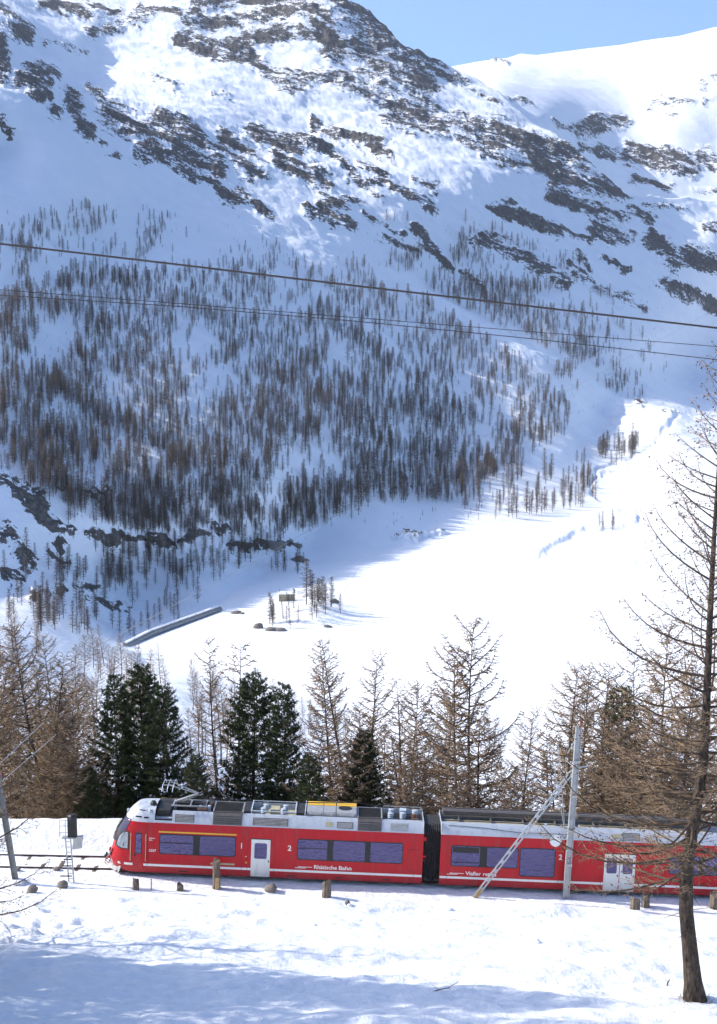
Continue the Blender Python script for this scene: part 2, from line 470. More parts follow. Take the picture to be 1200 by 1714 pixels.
BANKS = [([(896, 926), (925, 904), (958, 884), (1000, 876), (1060, 874)], 8, .9), ([(760, 905), (860, 892), (930, 893)], 4, .35), ([(640, 912), (720, 898)], 4, .4), ([(1040, 940), (1120, 925), (1230, 930)], 5, .4), ([(1060, 815), (1130, 800), (1230, 795)], 6, .5)]
CREEK = [([(1135, 692), (1112, 716), (1098, 744), (1050, 768), (1005, 786), (988, 806), (992, 824), (1020, 838), (1038, 852)], 3.2), ([(990, 806), (1020, 792), (1056, 776)], 2.2, .7)]

def far_xyz(px, py, detail=True):
    """world position of the mountainside under a photo direction, with relief"""
    d = depth_of(px, py)
    a, e = ratios(px, py)
    sd = poly_sd(px, py, LAKE)
    k = sstep(-14, 10, sd)
    dl = (LAKE_Z - CZ) / np.minimum(e, -0.02)
    d = d * (1 - k) + np.where(e < -0.03, dl, d) * k
    x, y, z = a * d, d, CZ + e * d
    z = z + 7.0 * np.exp(-((px - 520) / 48) ** 2 - ((py - 1030) / 17) ** 2) + 5.0 * np.exp(-((px - 485) / 38) ** 2 - ((py - 952) / 7) ** 2)
    rock = stroke_mask(*warp(px, py), ROCK) * strata(px, py)
    if detail:
        up = sstep(LAKE_Z + 4, LAKE_Z + 60, z) * (1 - k)
        far = np.clip((d - 150) / 900, 0.08, 1)
        # gullies running down the fall line, hummocks, fine lumps
        z = z + up * far * ((16 + 16 * sstep(180, 420, z)) * fbm(x / 190, y / 190, 4, 3) + 9 * fbm(x / 60, y / 70, 4, 9) + 11 * fbm((.36 * x + .93 * y) / 55, (.93 * x - .36 * y) / 260, 4, 14) + 4.5 * fbm(x / 24, y / 24, 4, 27, .6) + 1.8 * fbm(x / 12, y / 12, 3, 21))
        z = z + (1 - k) * far * 1.2 * fbm(x / 25, y / 25, 4, 33)
        z = z + k * (0.9 * fbm(x / 130, y / 150, 3, 41) + 0.35 * fbm(x / 28, y / 40, 3, 43))
        wx, wy = px + 26 * fbm(px / 34, py / 18, 4, 301, .6), py + 15 * fbm(px / 30, py / 16, 4, 311, .6)
        z = z + 3.6 * sstep(0.0, 1.0, stroke_mask(wx, wy, BANKS)) * (0.8 + 0.5 * vnoise2(px / 22, py / 12, 321)) - 2.4 * sstep(0.1, 1.0, stroke_mask(wx, wy, CREEK))
        rr = sstep(0.15, 0.75, rock)
        z = z + rr * far * (13 * fbm(x / 38, y / 38, 5, 51, 0.6, True) + 4 * fbm(x / 11, y / 11, 3, 57, 0.6, True))
    return x, y, z, rock, k

def build_front():
    cols = np.concatenate([np.arange(-330, -20, 8.0), np.arange(-20, 1220, 2.2), np.arange(1220, 1490, 8.0)])
    nr = 830
    t = np.linspace(0, 1, nr)
    top = np.interp(cols, TOP[:, 0], TOP[:, 1])
    jag = 3.0 * fbm(cols / 22.0, cols * 0 + 3.3, 4, 77) * np.where((cols > 520) & (cols < 1010), 1.6, 0.5)
    top = top + jag
    py = top[None] + (1490 - top[None]) * t[:, None]
    px = np.broadcast_to(cols[None], py.shape).copy()
    x, y, z, rock, k = far_xyz(px, py)
    V = np.stack([x, y, z], -1)
    # unseen far flank behind the skyline, raised to cast shade on the bowl
    back = []
    e0 = (V[0][:, 2] - CZ) / V[0][:, 1]
    w = (1 - sstep(820, 1000, cols)) * sstep(-120, 30, cols)
    for dy, kk, dz in ((2200, -0.15, -420), (950, 0.82, -230), (480, 0.90, -150), (70, 0.90, -20)):
        b = V[0].copy(); b[:, 1] += dy; b[:, 0] *= (b[:, 1] / V[0][:, 1]); b[:, 2] += w * kk * e0 * dy + (1 - w) * dz; back.append(b)
    V = np.concatenate([np.array(back), V], 0)
    rock = np.concatenate([np.repeat(rock[:1], 4, 0), rock], 0)
    o = link('mountainside', grid_mesh('mountainside', V, V.shape[0], V.shape[1], M['alp'], rock))
    tag(o, kind='structure')
    return o
front = build_front()

# ------------------------------------------------------------------ the glacier bowl behind
CTRL2 = [(600, 60, 5200), (760, 110, 5200), (830, 100, 5500), (900, 92, 5700), (1050, 72, 5750), (1200, 45, 5700), (1460, 15, 5500),
         (760, 200, 3950), (830, 160, 4020), (870, 220, 3800), (900, 200, 3900), (900, 130, 5000), (965, 180, 4600), (960, 235, 4100), (950, 310, 3800), (1050, 200, 4780), (1060, 250, 4420), (1060, 350, 4050), (1150, 160, 4950), (1200, 235, 4650), (1130, 270, 4350), (1200, 350, 4100), (1460, 200, 4400), (1460, 350, 3950), (700, 200, 4300), (850, 330, 4000), (600, 300, 4000)]
depth2 = tps(CTRL2)
TOP2 = np.array([(560, 130), (700, 122), (752, 112), (775, 108), (820, 100), (850, 97), (872, 90), (900, 92), (950, 86), (1000, 79), (1040, 75), (1090, 66), (1140, 60), (1170, 52), (1200, 45), (1300, 30), (1500, 10)], float)
ROCK2 = [([(825, 158), (893, 168)], 7, .9), ([(972, 216), (1000, 208), (1046, 206)], 14), ([(1052, 256), (1100, 264), (1156, 282)], 17), ([(970, 246), (1020, 258)], 8, .9), ([(900, 258), (960, 262)], 6, .7), ([(1062, 300), (1120, 312)], 8, .75), ([(1172, 258), (1210, 286)], 12, .85),
         ([(1085, 182), (1110, 170), (1152, 164)], 11, .62), ([(1178, 142), (1210, 120)], 8, .62), ([(1080, 190), (1140, 194)], 5, .6), ([(1180, 168), (1210, 150)], 9, .6), ([(830, 98), (858, 99)], 3.5, .9), ([(930, 200), (968, 214)], 7, .6), ([(1000, 240), (1040, 250)], 6, .7), ([(1160, 320), (1210, 325)], 7, .7)]
def build_back():
    cols = np.concatenate([np.arange(600, 1220, 2.4), np.arange(1220, 1490, 9.0)])
    nr = 170
    top = np.interp(cols, TOP2[:, 0], TOP2[:, 1]) + 1.6 * fbm(cols / 18.0, cols * 0, 3, 5)
    py = top[None] + (372 - top[None]) * np.linspace(0, 1, nr)[:, None]
    px = np.broadcast_to(cols[None], py.shape).copy()
    d = depth2(px, py)
    a, e = ratios(px, py)
    x, y, z = a * d, d, CZ + e * d
    rock = stroke_mask(*warp(px, py), ROCK2) * strata(px, py)
    rr = sstep(0.15, 0.75, rock)
    edge = np.clip((py - top[None]) / 25, 0, 1)
    z = z + edge * (22 * fbm(x / 330, y / 330, 4, 13) + 4 * fbm(x / 60, y / 60, 4, 19)) + rr * (22 * fbm(x / 60, y / 60, 5, 61, 0.6, True))
    V = np.stack([x, y, z], -1)
    b = V[:1].copy(); b[..., 1] += 1500; b[..., 2] -= 400
    V = np.concatenate([b, V], 0); rock = np.concatenate([rock[:1], rock], 0)
    o = link('glacier', grid_mesh('glacier', V, V.shape[0], V.shape[1], M['alp'], rock))
    tag(o, kind='structure')
build_back()

# ------------------------------------------------------------------ the near side: bank, track bench, drop into the valley
TRACK_Y = 73.65
def track_z(x):
    x = np.asarray(x, float)
    z = -0.043 * x
    k = -13.0
    return np.where(x < k, -0.043 * k - 0.020 * (x - k), z)

def near_z(x, y, detail=True):
    x = np.asarray(x, float); y = np.asarray(y, float)
    tz = track_z(x)
    # bank on the viewer's side
    fy = np.array([-60, -20, 0, 12, 22, 32, 42, 50, 60, 66, 69.2, 70.6])
    fz = np.array([40, 31, 25.5, 18.5, 13.2, 9.6, 6.9, 4.9, 2.55, 1.15, 0.42, 0.05])
    w = np.clip(y / 70.6, 0, 1)
    zf = np.interp(y, fy, fz) + tz * np.clip((y - 20) / 45, 0, 1)
    zf += 0.55 * np.exp(-((x - 8.8) / 2.6) ** 2 - ((y - 68.6) / 1.4) ** 2) + 0.3 * np.exp(-((x + 1.0) / 5.0) ** 2 - ((y - 68.4) / 1.6) ** 2) + 0.25 * np.exp(-((x - 13.5) / 1.6) ** 2 - ((y - 68.8) / 1.2) ** 2)
    # snow bank beyond the rails, then the drop
    bank = 1.05 * np.exp(-((y - 78.3) / 1.7) ** 2) * (0.75 + 0.25 * sstep(-30, -12, x))
    drop = np.maximum(0, y - 79.5)
    zb = tz * np.clip(1 - drop / 60, 0, 1) + bank - 0.52 * drop * sstep(79, 92, y) - 0.10 * drop
    z = np.where(y < 70.6, zf, np.where(y < 76.2, tz + 0.05, zb))
    if detail:
        off = np.clip(np.abs(y - 73.4) / 3.2 - 0.9, 0, 1)
        big = np.clip((y - 25) / 10, 0, 1) * np.clip((70.0 - y) / 3, 0, 1)
        z = z + off * (0.9 * fbm(x / 9, y / 6, 4, 101) * np.clip((69 - y) / 8, 0, 1) * np.clip((y - 10) / 20, 0, 1) + 0.34 * fbm(x / 2.4, y / 1.6, 4, 111) * (0.5 + big) + 0.14 * fbm(x / 0.7, y / 0.5, 3, 121))
        z = z + off * sstep(80, 95, y) * 3.5 * fbm(x / 14, y / 14, 4, 131)
        z = z + (1 - off) * 0.10 * fbm(x / 0.8, y / 0.5, 3, 141)
        # trodden hollows left of centre
        z = z - off * 0.5 * np.exp(-((x + 14.0) / 2.8) ** 2 - ((y - 61) / 3.2) ** 2) * (0.4 + 1.2 * vnoise2(x / 0.6, y / 0.5, 7) + 0.5)
    return z

def build_near():
    xs = np.concatenate([np.arange(-70, -24, 0.7), np.arange(-24, 26, 0.11), np.arange(26, 72, 0.7)])
    ys = np.concatenate([np.arange(-40, 30, 1.4), np.arange(30, 40, 0.4), np.arange(40, 79, 0.17), np.arange(79, 100, 0.6), np.arange(100, 260, 3.0)])
    Xg, Yg = np.meshgrid(xs, ys)
    # the sheet widens with distance
    fan = 1 + np.clip(Yg - 80, 0, 400) / 90
    Xg = Xg * np.where(Yg > 80, fan, 1)
    Zg = near_z(Xg, Yg)
    o = link('snow_slope', grid_mesh('snow_slope', np.stack([Xg, Yg, Zg], -1), len(ys), len(xs), M['snow']))
    tag(o, kind='structure')
build_near()

# ------------------------------------------------------------------ train materials
def paint(name, col, rough=0.38, coat=0.12, dirt=(0.12, 0.10, 0.09), amount=0.35):
    """vehicle paint with road-grime streaks rising from the skirt"""
    m, nt, b = new_mat(name)
    N, L = nt.nodes, nt.links
    tc = N.new('ShaderNodeTexCoord')
    mp = N.new('ShaderNodeMapping'); mp.inputs['Scale'].default_value = (2.2, 2.2, 0.5); L.new(tc.outputs['Object'], mp.inputs[0])
    n1 = N.new('ShaderNodeTexNoise'); n1.inputs['Scale'].default_value = 2.0; n1.inputs['Detail'].default_value = 8; n1.inputs['Roughness'].default_value = 0.7; L.new(mp.outputs[0], n1.inputs[0])
    n2 = N.new('ShaderNodeTexNoise'); n2.inputs['Scale'].default_value = 0.9; n2.inputs['Detail'].default_value = 3; L.new(tc.outputs['Object'], n2.inputs[0])
    sx = N.new('ShaderNodeSeparateXYZ'); L.new(tc.outputs['Object'], sx.inputs[0])
    low = N.new('ShaderNodeMapRange'); low.inputs[1].default_value = 1.1; low.inputs[2].default_value = 0.2; low.inputs[3].default_value = 0.0; low.inputs[4].default_value = 0.55; L.new(sx.outputs[2], low.inputs[0])
    st = N.new('ShaderNodeMapRange'); st.inputs[1].default_value = 0.5; st.inputs[2].default_value = 0.8; st.inputs[4].default_value = amount; L.new(n1.outputs[0], st.inputs[0])
    ad = N.new('ShaderNodeMath'); ad.operation = 'MULTIPLY_ADD'; L.new(low.outputs[0], ad.inputs[0]); L.new(n1.outputs[0], ad.inputs[1]); L.new(st.outputs[0], ad.inputs[2])
    mx = N.new('ShaderNodeMix'); mx.data_type = 'RGBA'; L.new(ad.outputs[0], mx.inputs[0]); mx.inputs[6].default_value = (*col, 1); mx.inputs[7].default_value = (*dirt, 1)
    L.new(mx.outputs[2], b.inputs['Base Color'])
    rr = N.new('ShaderNodeMapRange'); rr.inputs[3].default_value = rough; rr.inputs[4].default_value = rough + 0.35; L.new(ad.outputs[0], rr.inputs[0]); L.new(rr.outputs[0], b.inputs['Roughness'])
    b.inputs['Coat Weight'].default_value = coat; b.inputs['Coat Roughness'].default_value = 0.15; b.inputs['Specular IOR Level'].default_value = 0.3
    bp = N.new('ShaderNodeBump'); bp.inputs['Strength'].default_value = 0.08; bp.inputs['Distance'].default_value = 0.05; L.new(n2.outputs[0], bp.inputs['Height']); L.new(bp.outputs[0], b.inputs['Normal'])
    return m

def glass_mat(name, tint, wav=0.05, wscale=3.0, rough=0.04):
    m, nt, b = new_mat(name)
    N, L = nt.nodes, nt.links
    tc = N.new('ShaderNodeTexCoord')
    n2 = N.new('ShaderNodeTexNoise'); n2.inputs['Scale'].default_value = wscale; n2.inputs['Detail'].default_value = 7; n2.inputs['Roughness'].default_value = 0.6
    mpg = N.new('ShaderNodeMapping'); mpg.inputs['Scale'].default_value = (0.45, 1, 1.0); L.new(tc.outputs['Object'], mpg.inputs[0]); L.new(mpg.outputs[0], n2.inputs[0])
    bp = N.new('ShaderNodeBump'); bp.inputs['Strength'].default_value = wav; bp.inputs['Distance'].default_value = 0.2; L.new(n2.outputs[0], bp.inputs['Height']); L.new(bp.outputs[0], b.inputs['Normal'])
    b.inputs['Base Color'].default_value = (*tint, 1)
    b.inputs['Metallic'].default_value = 0.85
    b.inputs['Roughness'].default_value = rough
    return m

M['red'] = paint('red_paint', (0.47, 0.006, 0.013), 0.42, 0.05, amount=0.45)
M['roofgrey'] = paint('silver_grey_paint', (0.50, 0.53, 0.57), 0.4, 0.1, (0.16, 0.15, 0.14), 0.5)
M['white'] = paint('white_paint', (0.72, 0.72, 0.68), 0.4, 0.2, (0.25, 0.22, 0.18), 0.4)
M['yellow'] = simple('yellow_paint', (0.72, 0.42, 0.03), 0.5)
M['letter'] = simple('white_lettering', (0.75, 0.75, 0.72), 0.5, var=0.05)
M['black'] = simple('black_rubber', (0.012, 0.012, 0.013), 0.55, var=0.25)
M['dark'] = simple('dark_metal', (0.035, 0.033, 0.032), 0.55, 0.3, var=0.35, dirt=(0.10, 0.075, 0.05))
M['louvre'] = simple('dusty_brown_louvres', (0.13, 0.115, 0.105), 0.6, 0.2, var=0.25, dirt=(0.07, 0.06, 0.055))
M['panel'] = simple('galvanised_panel', (0.42, 0.42, 0.41), 0.5, 0.35, var=0.15, dirt=(0.22, 0.2, 0.17))
M['beige'] = simple('beige_fibre', (0.42, 0.38, 0.25), 0.6, var=0.15, dirt=(0.2, 0.17, 0.1))
M['insul'] = simple('pale_porcelain', (0.45, 0.50, 0.55), 0.25, var=0.08, spec=0.6)
M['rust'] = simple('brown_ceramic', (0.14, 0.07, 0.045), 0.35, var=0.2)
M['steel'] = simple('bare_steel', (0.42, 0.42, 0.42), 0.35, 0.8, var=0.15)
M['glass'] = glass_mat('tinted_glass', (0.135, 0.12, 0.235), 1.0, 4.2, 0.08)
M['cabglass'] = glass_mat('cab_glass', (0.30, 0.33, 0.36), 0.03, 1.5, 0.03)
M['darkglass'] = glass_mat('windscreen_glass', (0.05, 0.045, 0.07), 0.02, 1.5, 0.05)
M['bellows'] = simple('black_bellows_cloth', (0.02, 0.02, 0.021), 0.8, var=0.2, dirt=(0.06, 0.055, 0.05))

# ------------------------------------------------------------------ train geometry
TILT = math.atan(0.043)
TRAIN0 = Vector((-13.2, TRACK_Y, 0.043 * 13.2 + 0.04))
PZ = np.array([.25, .45, .75, 1.0, 2.4, 2.7, 2.97, 3.10, 3.30, 3.46, 3.56])
PY = np.array([1.20, 1.27, 1.31, 1.325, 1.325, 1.31, 1.275, 1.23, 1.13, 1.02, .93])
XZ = np.array([.25, .5, .8, 1.3, 1.9, 2.4, 2.97, 3.3, 3.56])
XF = np.array([.35, .08, 0, .04, .2, .42, .78, 1.06, 1.35])
NOSE = 2.4
def half(z): return float(np.interp(z, PZ, PY))
def xfront(z): return float(np.interp(z, XZ, XF))
def S(s, z, side=-1, off=0.0, nose=True):
    """point on the car side at distance s from the tip; side -1 faces the viewer"""
    w = 1.0
    if nose and s < NOSE:
        xf = xfront(z); u = max(0.0, min(1.0, (s - xf) / (NOSE - xf)))
        w = (1 - (1 - u) ** 3.2) ** (1 / 3.2)
    return Vector((s, side * (half(z) * w + off), z))

def rrect(s0, s1, z0, z1, r, n=5):
    out = []
    for cx, cz, a0 in ((s1 - r, z1 - r, 0), (s0 + r, z1 - r, 90), (s0 + r, z0 + r, 180), (s1 - r, z0 + r, 270)):
        for k in range(n + 1):
            a = R(a0 + 90 * k / n); out.append((cx + r * math.cos(a), cz + r * math.sin(a)))
    return out

def plate(name, mat, parent, outline, off0, off1, side=-1, nose=True):
    """a plate with the given outline standing off the car side"""
    mb = MB(); n = len(outline)
    a = [S(s, z, side, off0, nose) for s, z in outline]; b = [S(s, z, side, off1, nose) for s, z in outline]
    fs = [tuple(range(n, 2 * n))] + [(i, (i + 1) % n, (i + 1) % n + n, i + n) for i in range(n)]
    if side < 0: fs = [tuple(reversed(f)) for f in fs]
    mb.add(a + b, fs)
    return mb.build(name, mat, parent)

def patch(name, mat, parent, rows, off, side=-1, n=8, nose=True, thick=0.012):
    """a curved panel hugging the car side; rows are (z, s0, s1)"""
    mb = MB()
    for o in (off, off - thick):
        mb.v += [tuple(S(a + (b - a) * k / n, z, side, o, nose)) for z, a, b in rows for k in range(n + 1)]
    w = n + 1; m = len(rows); tot = w * m
    for i in range(m - 1):
        for k in range(n):
            mb.f.append((i * w + k, i * w + k + 1, (i + 1) * w + k + 1, (i + 1) * w + k)); mb.m.append(0)
    ring = [k for k in range(w)] + [i * w + n for i in range(1, m)] + [(m - 1) * w + k for k in range(n - 1, -1, -1)] + [i * w for i in range(m - 2, 0, -1)]
    for a, b in zip(ring, ring[1:] + ring[:1]):
        mb.f.append((a, a + tot, b + tot, b)); mb.m.append(0)
    return mb.build(name, mat, parent, smooth=False)

def px2s(px): return (px - 178) / 32.0

def shell(parent, s0, s1, nose, notch=None):
    red_rows = [z for z in PZ if z < 3.0]
    top_rows = [2.97, 3.10, 3.20, 3.30, 3.40, 3.46, 3.56]
    def cols(z):
        pts = []
        mids = [s1] + ([notch[1], notch[0]] if notch else []) 
        if nose:
            th = [R(90 * (1 - (k / 15.0) ** 1.25)) for k in range(16)]
            us = [(1 - max(0.0, math.cos(t)) ** (2 / 3.2), max(0.0, math.sin(t)) ** (2 / 3.2)) for t in th]
            xf = xfront(z); hw = half(z)
            near = [Vector((s, -hw, z)) for s in mids] + [Vector((xf + u * (NOSE - xf), -hw * w, z)) for u, w in us]
            far = [Vector((p.x, -p.y, p.z)) for p in reversed(near[:-1])]
            return near + far
        hw = half(z)
        near = [Vector((s, -hw, z)) for s in mids + [s0]]
        return near + [Vector((p.x, -p.y, p.z)) for p in reversed(near)]
    def skin(name, rows, mat, skip=None):
        mb = MB(); g = [cols(z) for z in rows]; n = len(g[0])
        for r in g: mb.v += [tuple(p) for p in r]
        for i in range(len(rows) - 1):
            for k in range(n - 1):
                if skip and skip(rows[i], (g[i][k].x + g[i][k + 1].x) / 2, g[i][k].y + g[i][k + 1].y): continue
                mb.f.append((i * n + k, (i + 1) * n + k, (i + 1) * n + k + 1, i * n + k + 1)); mb.m.append(0)
        return mb, g
    mb, g = skin('body', red_rows, M['red'])
    n = len(g[0])
    # close the rear end and the floor
    rear = [i * n for i in range(len(red_rows))] + [i * n + n - 1 for i in reversed(range(len(red_rows)))]
    mb.f.append(tuple(rear)); mb.m.append(0)
    mb.f.append(tuple(range(n))); mb.m.append(0)
    if not nose:
        f_ = len(g[0]) // 2
        fr = [i * n + f_ - 1 for i in range(len(red_rows))] + [i * n + f_ for i in reversed(range(len(red_rows)))]
        mb.f.append(tuple(reversed(fr))); mb.m.append(0)
    body = mb.build('body', M['red'], parent)
    for p in body.data.polygons: p.use_smooth = len(p.vertices) == 4
    body.data.set_sharp_from_angle(angle=R(35))
    sk = (lambda z, x, yy: notch and z >= 3.10 and notch[0] < x < notch[1] and yy < 0)
    mb, g = skin('roof', top_rows, M['roofgrey'], sk)
    n = len(g[0]); last = (len(top_rows) - 1) * n
    open0 = (notch[0] if notch else s0)
    if nose:        # domed lid over the cab
        m2 = n // 2; cen = []
        for k in range(len([s1] + (list(notch) if notch else [])) - 1, m2 + 1):
            p = g[-1][k]; cen.append(len(mb.v)); mb.v.append((p.x, 0, p.z + 0.13 * min(1, abs(p.y) / 0.6)))
        k0 = (3 if notch else 1) - 1
        for j in range(len(cen) - 1):
            a, b = last + k0 + j, last + k0 + j + 1
            c, d = last + n - 1 - (k0 + j), last + n - 1 - (k0 + j + 1)
            mb.f.append((a, cen[j], cen[j + 1], b)); mb.m.append(0)
            mb.f.append((cen[j], c, d, cen[j + 1])); mb.m.append(0)
    # sunken equipment deck
    mb.box(open0, s1, -1.0, 0.9, 3.08, 3.16)
    segs = [(notch[1], s1)] if notch else [(s0, s1)]
    for a, b in segs: mb.box(a, b, -0.93, -0.90, 3.16, 3.552)
    mb.box(open0, s1, 0.90, 0.93, 3.16, 3.552)
    mb.box(s1 - 0.03, s1 - 0.004, -1.2, 1.2, 2.98, 3.50)
    if not nose: mb.box(s0 + 0.004, s0 + 0.03, -1.2, 1.2, 2.98, 3.50)
    roof = mb.build('roof', M['roofgrey'], parent)
    for p in roof.data.polygons: p.use_smooth = len(p.vertices) == 4
    roof.data.set_sharp_from_angle(angle=R(35))
    return body, roof

def window_group(parent, spans, z0, z1, nose=True, split=None):
    """dark band with glass panes"""
    a, b = spans[0][0] - 0.05, spans[-1][1] + 0.05
    fr = plate('window_band', M['black'], parent, rrect(a, b, z0 - 0.05, z1 + 0.05, 0.12), -0.01, 0.006, nose=nose)
    for i, (p, q) in enumerate(spans):
        plate('pane', M['glass'], fr, rrect(p, q, z0, z1, 0.09), 0.0, 0.012, nose=nose)
        if split and i in split:
            mb = MB(); y = -(half(1.8) + 0.014)
            mb.box(p + 0.02, q - 0.02, y - 0.008, y + 0.01, z0 + (z1 - z0) * 0.55, z0 + (z1 - z0) * 0.55 + 0.035)
            mb.build('window_bar', M['black'], fr)
    return fr

def lettering(text, parent, s, z, height, width=None, mat='letter', name='lettering', y=None):
    cu = bpy.data.curves.new('text', 'FONT'); cu.body = text; cu.size = 1.0; cu.extrude = 0.0; cu.offset = 0.022; cu.resolution_u = 3
    tmp = bpy.data.objects.new('tmp_text', cu); COL.objects.link(tmp)
    bpy.context.view_layer.update()
    me = bpy.data.meshes.new_from_object(tmp.evaluated_get(bpy.context.evaluated_depsgraph_get()))
    bpy.data.objects.remove(tmp, do_unlink=True); bpy.data.curves.remove(cu)
    co = np.array([v.co[:] for v in me.vertices]); lo, hi = co.min(0), co.max(0)
    k = height / 0.70
    kx = width / (hi[0] - lo[0]) if width else k
    yy = -(half(z + height / 2) + 0.006) if y is None else y
    for v in me.vertices:
        v.co = (s + (v.co.x - lo[0]) * kx, yy, z + v.co.y * k)
    me.materials.clear(); me.materials.append(M[mat])
    return link(name, me, parent)

def emblem(parent, s, z, L=0.9):
    """small slanted arrow-like mark with letters beside the lettering"""
    mb = MB(); y = -(half(z) + 0.006); t = 0.03
    def strip(pts):
        mb.add([(s + a * L, y, z + b) for a, b in pts], [tuple(range(len(pts)))])
    strip([(0, 0), (0.62, 0), (0.65, t), (0.03, t)])
    strip([(0.18, .055), (1.0, .055), (1.0, .055 + t), (0.2, .055 + t)])
    strip([(0.2, .055 + t), (0.34, .19), (0.40, .19), (0.26, .055 + t)])
    strip([(0.34, .17), (1.0, .17), (1.0, .195), (0.34, .195)])
    for k in range(4):
        strip([(0.46 + k * 0.13, .10), (0.53 + k * 0.13, .10), (0.57 + k * 0.13, .155), (0.50 + k * 0.13, .155)])
    return mb.build('emblem', M['letter'], parent)

def insulator(parent, s, y, z, h=0.3, r=0.09, mat='insul', name='insulator'):
    prof = [(r * 0.5, 0)]
    n = 4
    for k in range(n):
        a = h * (k + 0.15) / n
        prof += [(r * 0.55, a), (r, a + h * 0.08), (r, a + h * 0.14), (r * 0.55, a + h * 0.2)]
    prof += [(r * 0.4, h)]
    mb = MB(); mb.lathe((s, y, z), prof, 10)
    return mb.build(name, M[mat], parent, smooth=False)

def louvre_panel(parent, s0, s1, yfar=0.55):
    mb = MB()
    rows = [(z, s0, s1) for z in (3.0, 3.10, 3.30, 3.46, 3.56)]
    base = patch('louvre_cover', M['louvre'], parent, rows, 0.03, n=2, thick=0.05)
    mb.box(s0, s1, -0.95, yfar, 3.575, 3.615); mb.build('cover_top', M['louvre'], base)
    n = 9
    for k in range(n):
        y = -0.86 + (yfar + 0.80) * k / (n - 1)
        q = MB(); q.obox(((s0 + s1) / 2, y, 3.632), ((s1 - s0) / 2 - 0.06, 0, 0), (0, 0.022, 0.012), (0, -0.006, 0.012)); q.build('slat', M['dark'], base)
    for f in (0.0, 1.0):
        q = MB(); x = s0 + f * (s1 - s0); q.box(x - 0.025, x + 0.025, -0.97, yfar, 3.60, 3.65); q.build('edge_trim', M['panel'], base)
    for z in (3.10, 3.2, 3.3, 3.4):
        q = MB(); a = S(s0 + .08, z, -1, 0.035); b = S(s1 - .08, z, -1, 0.035); q.bar(a, b, 0.015, 0.02); q.build('slat', M['dark'], base)
    return base

def grille(parent, s0, s1, z0=3.05, z1=3.40, mat='louvre'):
    g = patch('vent_grille', M[mat], parent, [(z, s0, s1) for z in np.linspace(z0, z1, 4)], 0.012, n=1)
    k = 0
    for z in np.linspace(z0 + 0.05, z1 - 0.05, 5):
        q = MB(); q.bar(S(s0 + .04, z, -1, 0.016), S(s1 - .04, z, -1, 0.016), 0.012, 0.03); q.build('slat', M['panel'], g)
    return g

def wheelset(parent, s):
    for side in (-1, 1):
        mb = MB(); mb.lathe((s, side * 0.55, 0.34), [(0.34, -0.06), (0.34, 0.05), (0.36, 0.06), (0.36, 0.08), (0.1, 0.09)], 20, (0, -side, 0)); mb.build('wheel', M['dark'], parent)

def bogie(parent, s):
    b = MB(); b.box(s - 1.35, s + 1.35, -0.95, -0.80, 0.22, 0.42); b.box(s - 1.35, s + 1.35, 0.80, 0.95, 0.22, 0.42); b.box(s - 0.25, s + 0.25, -0.9, 0.9, 0.25, 0.45)
    o = b.build('bogie', M['dark'], parent)
    for d in (-0.9, 0.9): wheelset(o, s + d)
    for d in (-0.45, 0.45):
        q = MB(); q.lathe((s + d, -0.98, 0.2), [(0.09, 0), (0.09, 0.2)], 8); q.build('spring', M['dark'], o)

def slab(parent, name, mat, s0, s1, y0, y1, z0, z1, bevel=0.012):
    mb = MB(); mb.box(s0, s1, y0, y1, z0, z1); return mb.build(name, M[mat], parent, bevel=bevel)

# ---- the leading railcar
car = empty('railcar', TRAIN0, (0, TILT, 0))
tag(car, 'red leading railcar with raked nose, raised pantograph and one white door', 'railcar', 'cars of the red train')
LCAR = 16.5
body, roof = shell(car, 0, LCAR, True, (2.45, 3.35))
for side in (-1, 1):
    patch('stripe', M['letter'], body, [(0.63, 0.20, LCAR - 0.02), (0.755, 0.16, LCAR - 0.02)], 0.006, side, n=40)
window_group(car, [(px2s(267), px2s(322)), (px2s(333), px2s(392))], 1.36, 2.36, split=(0,))
plate('first_class_stripe', M['yellow'], body, [(px2s(264), 2.47), (px2s(394), 2.47), (px2s(394), 2.545), (px2s(264), 2.545)], -0.01, 0.008)
window_group(car, [(px2s(497), px2s(546)), (px2s(556), px2s(609)), (px2s(618), px2s(671))], 1.36, 2.40, split=(0,))

def side_door(parent, s0, s1, double=False, nose=True):
    d = plate('door', M['black'], parent, rrect(s0, s1, 0.22, 2.36, 0.07), -0.03, 0.004, nose=nose)
    leaves = [(s0 + 0.05, s1 - 0.05)] if not double else [(s0 + 0.05, (s0 + s1) / 2 - 0.02), ((s0 + s1) / 2 + 0.02, s1 - 0.05)]
    for a, b in leaves:
        mb = MB()
        zz = [0.27, 0.45, 0.75, 1.0, 2.31]
        lf = patch('door_leaf', M['white'], d, [(z, a, b) for z in zz], 0.016, n=1, nose=nose, thick=0.02)
        m_ = 0.17 if not double else 0.13
        plate('door_pane', M['glass'], d, rrect(a + m_, b - m_, 1.28, 2.12, 0.09), 0.0, 0.022, nose=nose)
        h = MB(); h.box(b - 0.10, b - 0.05, -1.365, -1.335, 1.1, 1.22); h.build('handle', M['black'], d)
    return d
side_door(car, px2s(417.5), px2s(452.5))
